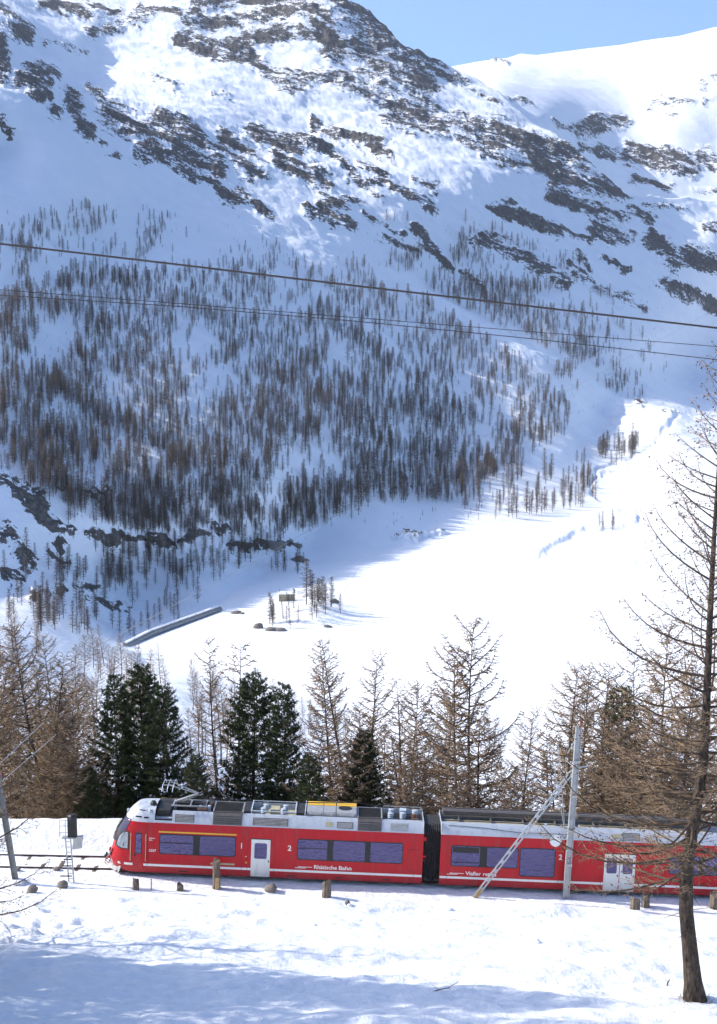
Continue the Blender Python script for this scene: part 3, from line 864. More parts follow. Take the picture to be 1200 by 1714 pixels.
# cab windows, cab door, handrails
fw = patch('cab_window', M['black'], car, [(1.47, .62, 1.13), (1.56, .36, 1.13), (1.8, .42, 1.13), (2.1, .52, 1.13), (2.36, .72, 1.13), (2.43, .92, 1.13)], 0.012, n=8)
patch('pane', M['cabglass'], fw, [(1.52, .68, 1.08), (1.6, .46, 1.08), (1.8, .50, 1.08), (2.1, .61, 1.08), (2.31, .80, 1.08), (2.38, .95, 1.08)], 0.019, n=8)
cd_ = patch('cab_door', M['red'], car, [(z, 1.36, 1.93) for z in (.3, .45, .75, 1.0, 1.5, 2.4, 2.62)], 0.010, n=3)
cw = patch('door_window', M['black'], cd_, [(1.28, 1.46, 1.83), (2.40, 1.46, 1.83)], 0.016, n=3)
patch('pane', M['glass'], cw, [(1.33, 1.50, 1.79), (2.35, 1.50, 1.79)], 0.022, n=3)
for s in (1.24, 2.04):
    mb = MB(); mb.tube([S(s, .9, -1, .02), S(s, .95, -1, .07), S(s, 2.3, -1, .07), S(s, 2.35, -1, .02)], 0.02, 6); mb.build('handrail', M['beige'], car)
mb = MB(); mb.box(1.42, 1.52, -1.34, -1.29, 1.15, 1.25); mb.build('handle', M['black'], cd_)
pl = plate('step_recess', M['black'], car, rrect(1.55, 1.95, .37, .46, .03), -0.01, 0.006)
# windscreen wraps the nose
def nose_band(name, mat, parent, z0, z1, wmax, off, nz=8, nt=12):
    mb = MB()
    for i in range(nz + 1):
        z = z0 + (z1 - z0) * i / nz
        xf, hw = xfront(z), half(z)
        for k in range(nt + 1):
            w = -wmax + 2 * wmax * k / nt
            u = 1 - (1 - abs(w) ** 3.2) ** (1 / 3.2)
            mb.v.append((xf + u * (NOSE - xf) - off * 1.4, hw * w * (1 + off * 0.5), z + off * 0.4))
    for i in range(nz):
        for k in range(nt):
            a = i * (nt + 1) + k; mb.f.append((a, a + nt + 1, a + nt + 2, a + 1)); mb.m.append(0)
    return mb.build(name, mat, parent, smooth=True)
ws = nose_band('windscreen', M['darkglass'], car, 1.78, 3.05, 0.86, 0.012)
for sy in (-0.3, 0.3):
    mb = MB(); mb.tube([(.14, sy, 1.72), (.28, sy * 1.2, 2.15), (.42, sy * 1.5, 2.5)], 0.012, 5); mb.build('wiper', M['black'], ws)
for sy in (-1, 1):
    for z_, m_ in ((1.02, 'insul'), (1.25, 'darkglass')):
        mb = MB(); mb.lathe((xfront(z_) + 0.08, sy * 0.72, z_), [(.11, 0), (.11, .05), (.09, .07)], 12, (-1, 0, 0)); mb.build('headlight', M[m_], car)
mb = MB(); mb.lathe((0.92, 0, 3.16), [(.1, 0), (.1, .09), (.08, .1)], 12, (-1, 0, 0)); mb.build('headlight', M['insul'], car)
# coupler, hoses, plough
mb = MB(); mb.lathe((0.05, 0, .62), [(.07, 0), (.07, .22), (.2, .23), (.2, .3), (.06, .32), (.05, .38)], 12, (-1, 0, 0)); mb.build('coupler', M['dark'], car)
rnd = random.Random(5)
for k in range(7):
    y = -0.9 + 0.3 * k
    mb = MB(); mb.tube([(0.06, y * .9, .95), (-0.10, y, .78), (-0.16, y + .05, .58), (-0.05, y + .12, .42), (0.08, y + .12, .55)], 0.024, 5); mb.build('hose', M['black' if k % 3 else 'red'], car)
mb = MB()
pw = [(-1.15, .62), (-.6, .18), (0, -.02), (.6, .18), (1.15, .62)]
for y, x in pw: mb.v += [(x, y * .93, .12), (x + .14, y, .50)]
for k in range(4): mb.f.append((2 * k, 2 * k + 2, 2 * k + 3, 2 * k + 1)); mb.m.append(0)
po = mb.build('snow_plough', M['panel'], car); so = po.modifiers.new('solid', 'SOLIDIFY'); so.thickness = 0.04
mb = MB(); mb.bar((.45, -1.0, .18), (.95, -1.05, .10), .05, .05); mb.build('rail_guard', M['dark'], car)
# body markings
plate('hatch_outline', M['dark'], body, rrect(px2s(681), px2s(699.5), 0.95, 2.12, 0.15), -0.01, 0.003)
plate('hatch', M['red'], body, rrect(px2s(681) + .02, px2s(699.5) - .02, 0.97, 2.10, 0.14), -0.01, 0.008)
lettering('1', car, px2s(402), 1.80, 0.29); lettering('2', car, px2s(480), 1.78, 0.28)
lettering('3507', car, px2s(248.5), 1.42, 0.13, 0.38); lettering('Rhätische', car, px2s(248.5), 2.12, 0.06, 0.3, name='small_lettering'); lettering('Bahn', car, px2s(248.5), 2.02, 0.06, 0.17, name='small_lettering')
lettering('Rhätische', car, px2s(525), 0.86, 0.20, 1.20); lettering('Bahn', car, px2s(566.5), 0.86, 0.20, 0.66); emblem(car, px2s(493), 0.86)
for px in (409, 410):
    plate('marking', M['yellow' if px == 410 else 'letter'], body, rrect(px2s(px), px2s(px + 3), 1.0 if px == 410 else 1.35, 1.07 if px == 410 else 1.38, .01), -0.01, 0.005)
plate('skirt_label', M['beige'], body, [(px2s(352), .86), (px2s(392), .86), (px2s(392), .96), (px2s(352), .96)], -0.01, 0.005)
for px in (300, 480, 560, 640):
    plate('skirt_recess', M['dark'], body, rrect(px2s(px), px2s(px + 14), .36, .43, .02), -0.01, 0.004)
for s in (1.15, 5.0, 10.2, 14.6):
    mb = MB(); y = -(half(2.85) + .008); mb.bar((s, y + .02, 2.98), (s, y - .002, 2.56), .012, .01); mb.build('panel_seam', M['dark'], body)
def seam(parent, s, z0, z1):
    pts = [z for z in (0.27, .45, .75, 1.0, 2.4, 2.7, 2.95) if z0 <= z <= z1]
    mb = MB()
    for a, b in zip(pts, pts[1:]): mb.bar(Vector((s, -(half(a) + .003), a)), Vector((s, -(half(b) + .003), b)), .014, .008, up=(0, 1, 0))
    mb.build('panel_seam', M['dark'], parent)
for s in (2.12, 7.05, 7.35, 8.75, 9.75, 16.05): seam(body, s, .27, 2.95)
# roof details, front to back
patch('roof_window', M['darkglass'], roof, [(3.18, 1.42, 1.75), (3.52, 1.62, 1.95)], 0.010, n=4)
patch('roof_window', M['darkglass'], roof, [(3.16, 1.86, 2.12), (3.52, 2.02, 2.30)], 0.010, n=4)
mb = MB(); mb.lathe((2.15, -.95, 3.42), [(.11, 0), (.11, .08), (.06, .14)], 10); mb.build('roof_lamp', M['insul'], roof)
mb = MB(); mb.lathe((2.25, -.35, 3.62), [(.17, 0), (.17, .12), (.1, .22)], 12); mb.build('horn_cover', M['dark'], roof)
slab(car, 'equipment_box', 'dark', 2.5, 3.2, -.75, .75, 3.17, 3.5); slab(car, 'equipment_box', 'dark', 3.4, 5.4, .2, .85, 3.17, 3.62)
slab(car, 'cable_tray', 'dark', 3.3, 5.4, -.85, -.55, 3.17, 3.42); slab(car, 'yellow_trim', 'yellow', 2.5, 3.7, .86, .92, 3.57, 3.62)
grille(roof, 3.5, 4.5); grille(roof, 7.56, 9.4); grille(roof, 11.95, 12.8, 3.07, 3.36); grille(roof, 14.75, 15.65, 3.06, 3.40, 'panel')
patch('hatch_plate', M['beige'], roof, [(3.12, 11.35, 11.75), (3.34, 11.35, 11.75)], 0.012, n=1)
louvre_panel(car, px2s(353), px2s(402)); louvre_panel(car, px2s(595), px2s(635))
for s, y in ((4.75, -.45), (4.9, .1), (5.2, -.4), (5.3, .15)): insulator(car, s, y, 3.42, .32, .10, 'rust' if y > 0 else 'insul')
mb = MB(); mb.lathe((4.6, -.6, 3.5), [(.13, 0), (.15, .05), (.15, .5), (.13, .55)], 12, (1, 0, 0)); mb.build('air_tank', M['rust'], car)
slab(car, 'beige_board', 'beige', 7.25, 10.1, -.7, .75, 3.17, 3.30)
for s in (7.45, 9.75):
    mb = MB(); mb.box(s - .03, s + .03, -.88, -.82, 3.17, 3.72); mb.box(s - .03, s + .03, .8, .86, 3.17, 3.72); mb.box(s - .03, s + .03, -.82, .8, 3.66, 3.72); mb.build('rack_frame', M['insul'], car)
for yb in (.83, -.85):
    mb = MB(); mb.bar((7.45, yb, 3.69), (9.75, yb, 3.69), .04, .04); mb.build('rack_rail', M['insul'], car)
for s in (8.05, 8.15, 9.1, 9.2): insulator(car, s, -.35 if s in (8.05, 9.1) else .25, 3.3, .42, .15)
slab(car, 'equipment_box', 'beige', 8.4, 8.9, -.2, .5, 3.3, 3.58); slab(car, 'equipment_box', 'dark', 9.8, 10.25, -.8, .85, 3.17, 3.66); slab(car, 'equipment_box', 'dark', 7.05, 7.4, -.8, .85, 3.17, 3.64)
mb = MB(); mb.box(10.24, 10.29, -.92, .92, 3.17, 3.78); mb.build('divider', M['insul'], car)
for a, b in ((10.35, 11.2), (11.22, 11.86), (11.9, 12.95)):
    bx = slab(car, 'cabinet', 'panel', a, b, -.82, .82, 3.17, 3.78)
    slab(bx, 'yellow_trim', 'yellow', a + .01, b - .01, .2, .80, 3.782, 3.80, 0)
    for x in (a + .08, b - .08):
        mb = MB(); mb.box(x - .02, x + .02, -.84, -.82, 3.62, 3.68); mb.build('latch', M['black'], bx)
    if a > 11.8:
        mb = MB(); mb.lathe((12.35, -.1, 3.782), [(.36, 0), (.36, .012), (.30, .014), (.30, .004)], 20); mb.build('fan', M['black'], bx)
slab(car, 'equipment_tray', 'dark', 14.35, 16.4, -.85, .85, 3.17, 3.3)
for s, y, m_ in ((14.75, -.3, 'insul'), (14.8, .35, 'insul'), (15.4, -.2, 'insul'), (16.0, -.35, 'rust'), (16.05, .3, 'insul')): insulator(car, s, y, 3.3, .42, .16, m_)
slab(car, 'equipment_box', 'insul', 15.25, 15.6, .1, .55, 3.3, 3.72); slab(car, 'equipment_box', 'rust', 15.85, 16.2, -.75, -.5, 3.3, 3.55)
mb = MB(); mb.bar((14.4, .86, 3.68), (16.45, .86, 3.68), .04, .04)
for s in (14.4, 15.4, 16.42): mb.bar((s, .86, 3.16), (s, .86, 3.68), .04, .04)
mb.build('rack_rail', M['panel'], car)
mb = MB(); mb.tube([(2.5, .55, 3.7), (5.2, .6, 3.78), (7.4, .62, 3.76)], .022, 6); mb.build('roof_cable', M['dark'], car)
mb = MB(); mb.tube([(9.8, .5, 3.80), (13, .52, 3.9), (14.8, .4, 3.74)], .022, 6); mb.build('roof_cable', M['dark'], car)
# pantograph
pan = link('pantograph', None, car)
def ppart(name, fn, mat='panel'):
    mb = MB(); fn(mb); return mb.build(name, M[mat], pan)
ppart('base_frame', lambda m: [m.bar((3.2, y, 3.68), (5.1, y, 3.68), .06, .07) for y in (-.5, .5)] + [m.bar((x, -.5, 3.68), (x, .5, 3.68), .06, .06) for x in (3.3, 4.2, 5.0)])
ppart('lower_arm', lambda m: m.tube([(3.35, 0, 3.72), (4.55, 0, 4.22)], [.075, .055], 8))
ppart('guide_rod', lambda m: m.tube([(3.7, .14, 3.7), (4.62, .1, 4.12)], .02, 5), 'steel')
ppart('upper_arm', lambda m: [m.tube([(4.55, y * .2, 4.22), (3.05, y, 4.72)], [.035, .028], 6) for y in (-.32, .32)] + [m.tube([(4.0, -.18, 4.40), (4.0, .18, 4.40)], .018, 5)])
for yb in (-.42, .42): ppart('head_beam', lambda m: m.bar((2.68, yb, 4.74), (3.34, yb, 4.74), .03, .04), 'steel')
for dx in (-.28, 0, .28):
    x = 3.02 + dx
    ppart('contact_strip', lambda m: m.tube([(x - .03, -.80, 4.48), (x - .02, -.74, 4.62), (x, -.62, 4.74), (x, -.5, 4.79), (x, .5, 4.79), (x, .62, 4.74), (x + .02, .74, 4.62), (x + .03, .80, 4.48)], .022, 6), 'insul')
bogie(car, 2.9); bogie(car, 13.9)
slab(car, 'underframe', 'dark', 1.2, 16.3, -1.05, 1.05, .16, .30)

# ---- gangway between the cars
mb = MB(); n = 16
for k in range(n + 1):
    s = LCAR - 0.02 + 0.92 * k / n; ww = 1.04 if k % 2 == 0 else 0.97
    mb.v += [(s, -ww, .45), (s, -ww, 3.1), (s, -ww + .25, 3.35), (s, ww - .25, 3.35), (s, ww, 3.1), (s, ww, .45)]
for k in range(n):
    for j in range(6):
        a = k * 6 + j; b = k * 6 + (j + 1) % 6; mb.f.append((a, a + 6, b + 6, b)); mb.m.append(0)
gang = mb.build('gangway_bellows', M['bellows'], car)
for zc, dd in ((1.15, .25), (.75, .32), (1.9, .18)):
    mb = MB(); mb.tube([(LCAR + .02 + .86 * k / 8, -1.10, zc - dd * (1 - ((k - 4) / 4) ** 2)) for k in range(9)], .028, 6); mb.build('jumper_cable', M['black'], car)
for z in (2.55, 1.55, 1.45):
    slab(car, 'end_damper', 'red' if z != 1.45 else 'dark', LCAR - .01, LCAR + .16, -1.2, -1.0, z, z + .22)
slab(car, 'coupling_bar', 'dark', LCAR - .1, LCAR + 1.0, -.2, .2, .45, .65)

# ---- the second railcar
S0, S1 = 17.4, 33.6
car2 = empty('railcar', TRAIN0, (0, TILT, 0))
tag(car2, 'red second railcar with white double doors behind the tall bare larch', 'railcar', 'cars of the red train')
body2, roof2 = shell(car2, S0, S1, False)
for side in (-1, 1):
    patch('stripe', M['letter'], body2, [(0.63, S0 + .02, S1 - .02), (0.755, S0 + .02, S1 - .02)], 0.006, side, n=30, nose=False)
wb = window_group(car2, [(px2s(754), px2s(801)), (px2s(813), px2s(864))], 1.36, 2.40, nose=False)
mb = MB(); y = -(half(1.8) + .014)
mb.box(px2s(754) + .05, px2s(801) - .05, y - .004, y + .01, 2.06, 2.36); mb.build('open_vent', M['black'], wb)
mb = MB(); mb.box(px2s(754) + .03, px2s(801) - .03, y - .012, y + .01, 1.52, 1.56); mb.build('window_bar', M['black'], wb)
window_group(car2, [(px2s(869), px2s(926))], 0.96, 2.42, nose=False)
window_group(car2, [(px2s(1119), px2s(1168)), (px2s(1177), px2s(1226))], 1.40, 2.32, nose=False, split=(0,))
side_door(car2, px2s(1008), px2s(1063), True, nose=False)
lettering('2', car2, px2s(932.5), 1.90, .28); lettering('2', car2, px2s(1104.5), 1.92, .28)
lettering('Viafier', car2, px2s(778.5), 0.86, .20, 0.82); lettering('retica', car2, px2s(808), 0.86, .20, 0.70); emblem(car2, px2s(747), 0.86)
for s in (20.5, 24.0, 27.8, 31.0):
    mb = MB(); yy = -(half(2.85) + .008); mb.bar((s, yy + .02, 2.98), (s, yy - .002, 2.56), .012, .01); mb.build('panel_seam', M['dark'], body2)
for s in (17.8, 23.6, 25.85, 27.85, 29.2): seam(body2, s, .27, 2.95)
for a, b in ((17.55, 24.4), (24.7, 31.5)):
    rk = slab(car2, 'roof_rack', 'louvre', a, b, .30, .95, 3.50, 3.74)
    for y in (-.75, .0):
        mb = MB(); mb.bar((a, y, 3.58), (b, y, 3.58), .05, .05); mb.build('rack_rail', M['louvre'], rk)
    mb = MB(); mb.tube([(a, .5, 3.85), (b, .5, 3.85)], .035, 6); mb.build('roof_pipe', M['louvre'], rk)
    slab(rk, 'deck_board', 'beige', a + .05, b - .05, -.88, .14, 3.17, 3.34)
    for s in np.arange(a + .8, b - .4, 1.7): slab(rk, 'rack_bracket', 'louvre', s, s + .06, -.85, .9, 3.36, 3.5)
mb = MB(); mb.tube([(18.3, -.6, 3.42), (18.5, -.75, 3.46), (19.1, -.7, 3.42)], .04, 6); mb.build('valve', M['black'], car2)
mb = MB(); mb.tube([S(17.8, 3.42, -1, .02, False), S(19.6, 3.36, -1, .02, False), S(21.4, 3.22, -1, .02, False)], .012, 4); mb.tube([S(21.4, 3.22, -1, .02, False), S(24, 3.22, -1, .02, False)], .012, 4); mb.build('roof_cable', M['dark'], car2)
insulator(car2, 22.9, -.75, 3.34, .28, .09); grille(roof2, px2s(1038), px2s(1067)); patch('hatch_plate', M['beige'], roof2, [(3.12, px2s(1020), px2s(1036)), (3.34, px2s(1020), px2s(1036))], .012, n=1, nose=False)
bogie(car2, 20.0); bogie(car2, 30.6); slab(car2, 'underframe', 'dark', S0 + .1, S1 - .1, -1.05, 1.05, .16, .30)

# ------------------------------------------------------------------ trees
def bark_mat(name, c0, c1, scale=8.0, bump=0.6):
    m, nt, b = new_mat(name)
    N, L = nt.nodes, nt.links
    tc = N.new('ShaderNodeTexCoord'); mp = N.new('ShaderNodeMapping'); mp.inputs['Scale'].default_value = (1, 1, 0.35); L.new(tc.outputs['Object'], mp.inputs[0])
    n = N.new('ShaderNodeTexNoise'); n.inputs['Scale'].default_value = scale; n.inputs['Detail'].default_value = 7; n.inputs['Roughness'].default_value = 0.7; L.new(mp.outputs[0], n.inputs[0])
    v = N.new('ShaderNodeTexVoronoi'); v.inputs['Scale'].default_value = scale * 1.4; L.new(mp.outputs[0], v.inputs['Vector'])
    cr = N.new('ShaderNodeValToRGB'); cr.color_ramp.elements[0].position = .35; cr.color_ramp.elements[0].color = (*c0, 1); cr.color_ramp.elements[1].position = .68; cr.color_ramp.elements[1].color = (*c1, 1)
    L.new(n.outputs[0], cr.inputs[0]); L.new(cr.outputs[0], b.inputs['Base Color'])
    ad = N.new('ShaderNodeMath'); ad.operation = 'ADD'; L.new(n.outputs[0], ad.inputs[0]); L.new(v.outputs[0], ad.inputs[1])
    bp = N.new('ShaderNodeBump'); bp.inputs['Strength'].default_value = bump; bp.inputs['Distance'].default_value = 0.06; L.new(ad.outputs[0], bp.inputs['Height']); L.new(bp.outputs[0], b.inputs['Normal'])
    b.inputs['Roughness'].default_value = 0.9; b.inputs['Specular IOR Level'].default_value = 0.1
    return m
def leaf_mat(name, c0, c1):
    m, nt, b = new_mat(name)
    N, L = nt.nodes, nt.links
    tc = N.new('ShaderNodeTexCoord')
    n = N.new('ShaderNodeTexNoise'); n.inputs['Scale'].default_value = 0.9; n.inputs['Detail'].default_value = 5; L.new(tc.outputs['Object'], n.inputs[0])
    cr = N.new('ShaderNodeValToRGB'); cr.color_ramp.elements[0].position = .35; cr.color_ramp.elements[0].color = (*c0, 1); cr.color_ramp.elements[1].position = .68; cr.color_ramp.elements[1].color = (*c1, 1)
    L.new(n.outputs[0], cr.inputs[0]); L.new(cr.outputs[0], b.inputs['Base Color'])
    b.inputs['Roughness'].default_value = 0.6; b.inputs['Specular IOR Level'].default_value = 0.2
    return m
M['bark'] = bark_mat('larch_bark', (0.028, 0.022, 0.018), (0.13, 0.102, 0.08), 9.0, 1.0)
M['branch'] = bark_mat('larch_branch', (0.055, 0.04, 0.03), (0.15, 0.11, 0.08), 3.0, 0.2)
M['twig'] = bark_mat('larch_twig', (0.19, 0.13, 0.08), (0.37, 0.265, 0.17), 1.5, 0.0)
M['fartwig'] = bark_mat('far_larch_twig', (0.09, 0.073, 0.062), (0.19, 0.145, 0.11), 0.4, 0.0)
M['cone'] = simple('larch_cone', (0.06, 0.035, 0.025), 0.8, var=0.3)
M['needle'] = leaf_mat('pine_needles', (0.024, 0.038, 0.017), (0.085, 0.105, 0.036))
M['needle2'] = leaf_mat('olive_needles', (0.05, 0.055, 0.018), (0.13, 0.125, 0.04))

class Tri:
    """fast soup of thin spikes, built with numpy"""
    def __init__(self): self.a, self.b, self.r, self.m = [], [], [], []
    def spike(self, a, b, r, m): self.a.append(a); self.b.append(b); self.r.append(r); self.m.append(m)
    def arrays(self):
        a, b, r = np.array(self.a), np.array(self.b), np.array(self.r)
        d = b - a; d /= np.linalg.norm(d, axis=1, keepdims=True) + 1e-9
        ref = np.where(np.abs(d[:, 2:3]) < .9, np.array([[0, 0, 1.]]), np.array([[1., 0, 0]]))
        u = np.cross(d, ref); u /= np.linalg.norm(u, axis=1, keepdims=True); w = np.cross(d, u)
        V = [a + r[:, None] * (u * math.cos(t) + w * math.sin(t)) for t in (0.3, 2.394, 4.489)] + [b]
        V = np.stack(V, 1).reshape(-1, 3)
        n = len(a); base = (np.arange(n) * 4)[:, None]
        Fc = np.concatenate([base + np.array([[0, 1, 3]]), base + np.array([[1, 2, 3]]), base + np.array([[2, 0, 3]])], 1).reshape(-1, 3)
        return V, Fc, np.repeat(np.array(self.m), 3)

def tri_mesh(name, V, Fc, mi, mats):
    me = bpy.data.meshes.new(name)
    me.vertices.add(len(V)); me.vertices.foreach_set('co', np.asarray(V, np.float32).reshape(-1))
    me.loops.add(Fc.size); me.loops.foreach_set('vertex_index', Fc.reshape(-1).astype(np.int32))
    me.polygons.add(len(Fc)); me.polygons.foreach_set('loop_start', np.arange(0, Fc.size, 3, dtype=np.int32))
    me.polygons.foreach_set('material_index', mi.astype(np.int32))
    me.update(calc_edges=True)
    for m in mats: me.materials.append(m)
    return me

def merge_mb(mb, tri):
    """join quads of an MB (triangulated) with the spike soup"""
    V = [np.array(mb.v, float).reshape(-1, 3)]; Fc = []; mi = []
    for f, m in zip(mb.f, mb.m):
        for k in range(1, len(f) - 1): Fc.append((f[0], f[k], f[k + 1])); mi.append(m)
    n0 = len(mb.v)
    Fc = np.array(Fc, np.int64).reshape(-1, 3); mi = np.array(mi, np.int64)
    if tri and tri.a:
        v, f, m = tri.arrays(); V.append(v); Fc = np.concatenate([Fc, f + n0]); mi = np.concatenate([mi, m])
    return np.concatenate(V), Fc, mi

def interp_path(pts, t):
    n = len(pts) - 1; x = min(max(t, 0), 0.9999) * n; i = int(x); f = x - i
    return pts[i] * (1 - f) + pts[i + 1] * f

def larch(h, seed, spread=3.2, nb=90, r0=None, path=None, low=0.14, twigs=1.0, droop=0.0, tipup=38, cones=0, tw=0.024, thick=1.6, dead=0, pexp=0.66, pbase=0.55):
    """trunk mesh, crown mesh of a bare winter larch"""
    rg = random.Random(seed)
    r0 = r0 or h * 0.0088
    if path is None:
        ph, am = rg.uniform(0, 6.28), h * rg.uniform(0.008, 0.022); lean = rg.uniform(-.03, .03) * h
        path = [np.array([am * math.sin(ph + 4.2 * k / 10) - am * math.sin(ph) + lean * (k / 10) ** 1.5, am * math.cos(ph + 3.1 * k / 10) - am * math.cos(ph), h * k / 10]) for k in range(11)]
    tm = MB(); n = 26
    pts = [interp_path(path, k / n) for k in range(n + 1)]
    rad = [max(0.012, r0 * ((1 - k / n) ** 0.85) * (1 + 0.55 * math.exp(-k * 1.3))) for k in range(n + 1)]
    tm.tube(pts, rad, 9)
    cb, ct = MB(), Tri()
    knobs = []
    for i in range(nb):
        t = low + (1 - low) * ((i + rg.random()) / nb) ** 0.92
        t = min(t, .985)
        o = interp_path(path, t)
        tt = (t - low) / (1 - low)
        prof = (pbase + (1 - pbase) * min(1, tt / 0.18)) * (1 - tt) ** pexp + 0.05
        Lb = spread * prof * rg.uniform(0.55, 1.1)
        if tt < .08 and rg.random() < .4: Lb *= .4
        az = i * 2.399 + rg.uniform(-.5, .5)
        el0 = R(rg.uniform(-15, 12) - droop * (1 - tt) * 22 + 32 * tt); el1 = R(rg.uniform(.45, 1.15) * tipup + 14 * tt)
        p = np.array(o, float); bp = [p.copy()]; seg = 6
        wob = rg.uniform(-.5, .5)
        for k in range(seg):
            f = (k + .5) / seg
            el = el0 + (el1 - el0) * f ** 1.6
            a2 = az + wob * f
            p = p + np.array([math.cos(a2) * math.cos(el), math.sin(a2) * math.cos(el), math.sin(el)]) * Lb / seg
            bp.append(p.copy())
        br = max(.012, min(.055, .009 * Lb + .008)) * thick
        cb.tube(bp, [br * (1 - .82 * k / seg) for k in range(seg + 1)], 4, 0, cap=False)
        ns = max(2, int(Lb * 6.4 * twigs))
        for j in range(ns):
            f = .22 + .78 * (j + rg.random()) / ns
            q = interp_path(bp, f); sd = 1 if j % 2 else -1
            a2 = az + sd * R(rg.uniform(28, 72)); Ls = (0.28 + 0.34 * Lb * (1 - f * .75)) * rg.uniform(.4, 1.0) * .75
            el = R(rg.uniform(-20, 30) - 16 * droop)
            d = np.array([math.cos(a2) * math.cos(el), math.sin(a2) * math.cos(el), math.sin(el)])
            m1 = q + d * Ls * .55; e = m1 + (d + np.array([rg.uniform(-.2, .2), rg.uniform(-.2, .2), rg.uniform(0, .55)])) * Ls * .45
            ct.spike(q, e * .5 + m1 * .5, tw * 1.3 * thick, 1); ct.spike(m1, e, tw * thick, 1)
            for k in range(int(1 + Ls * 5.4 * twigs)):
                g = rg.uniform(.2, 1); s0 = q + (e - q) * g
                dd = d + np.array([rg.uniform(-1, 1), rg.uniform(-1, 1), rg.uniform(-.7, .8)])
                dd /= np.linalg.norm(dd)
                s1 = s0 + dd * rg.uniform(.12, .36)
                ct.spike(s0, s1, tw * .8 * thick, 1)
                if cones and rg.random() < cones: knobs.append(s0 * .4 + s1 * .6)
    for k in range(dead):
        t = low * rg.uniform(.35, 1); o = interp_path(path, t); az = rg.uniform(0, 6.28); L_ = rg.uniform(.5, 1.6)
        e = o + np.array([math.cos(az), math.sin(az), rg.uniform(-.5, .1)]) * L_
        ct.spike(o, e, .02, 0)
    for q in knobs:
        r = rg.uniform(.02, .034)
        n0 = len(cb.v)
        cb.v += [(q[0] + r, q[1], q[2]), (q[0] - r, q[1], q[2]), (q[0], q[1] + r, q[2]), (q[0], q[1] - r, q[2]), (q[0], q[1], q[2] + r * 1.3), (q[0], q[1], q[2] - r * 1.1)]
        for f in ((0, 2, 4), (2, 1, 4), (1, 3, 4), (3, 0, 4), (2, 0, 5), (1, 2, 5), (3, 1, 5), (0, 3, 5)):
            cb.f.append(tuple(n0 + x for x in f)); cb.m.append(2)
    tme = tm.mesh('larch_trunk', M['bark'], True)
    V, Fc, mi = merge_mb(cb, ct)
    cme = tri_mesh('larch_crown', V, Fc, mi, [M['branch'], M['twig'], M['cone']])
    return tme, cme

def far_larch(seed):
    """a small bare larch, one mesh, 18 m tall, for trees a few dozen pixels high"""
    rg = random.Random(seed); ct = Tri(); h = 18.0; cb = MB()
    lean = rg.uniform(-.5, .5)
    cb.tube([(lean * (k / 4) ** 2, 0, h * k / 4 - (0.8 if k == 0 else 0)) for k in range(5)], [.22, .18, .14, .09, .03], 5, 0, cap=False)
    sp = rg.uniform(2.6, 3.8)
    for i in range(84):
        t = .16 + .83 * (i + rg.random()) / 84
        Lb = sp * ((1 - (t - .16) / .84) ** .7 * min(1, .5 + (t - .16) * 4) + .1) * rg.uniform(.5, 1.15)
        az = i * 2.399 + rg.uniform(-.6, .6); el = R(rg.uniform(-22, 18) + 18 * t)
        o = np.array([lean * t * t, 0, h * t]); d = np.array([math.cos(az) * math.cos(el), math.sin(az) * math.cos(el), math.sin(el)])
        ct.spike(o, o + d * Lb, .108, 0)
        for k in range(5):
            f = rg.uniform(.25, 1); q = o + d * Lb * f
            dd = d * .5 + np.array([rg.uniform(-1, 1), rg.uniform(-1, 1), rg.uniform(-.4, .7)])
            ct.spike(q, q + dd * rg.uniform(.45, 1.1), .088, 1)
    V, Fc, mi = merge_mb(cb, ct)
    return tri_mesh('bare_larch', V, Fc, mi, [M['branch'], M['fartwig']])

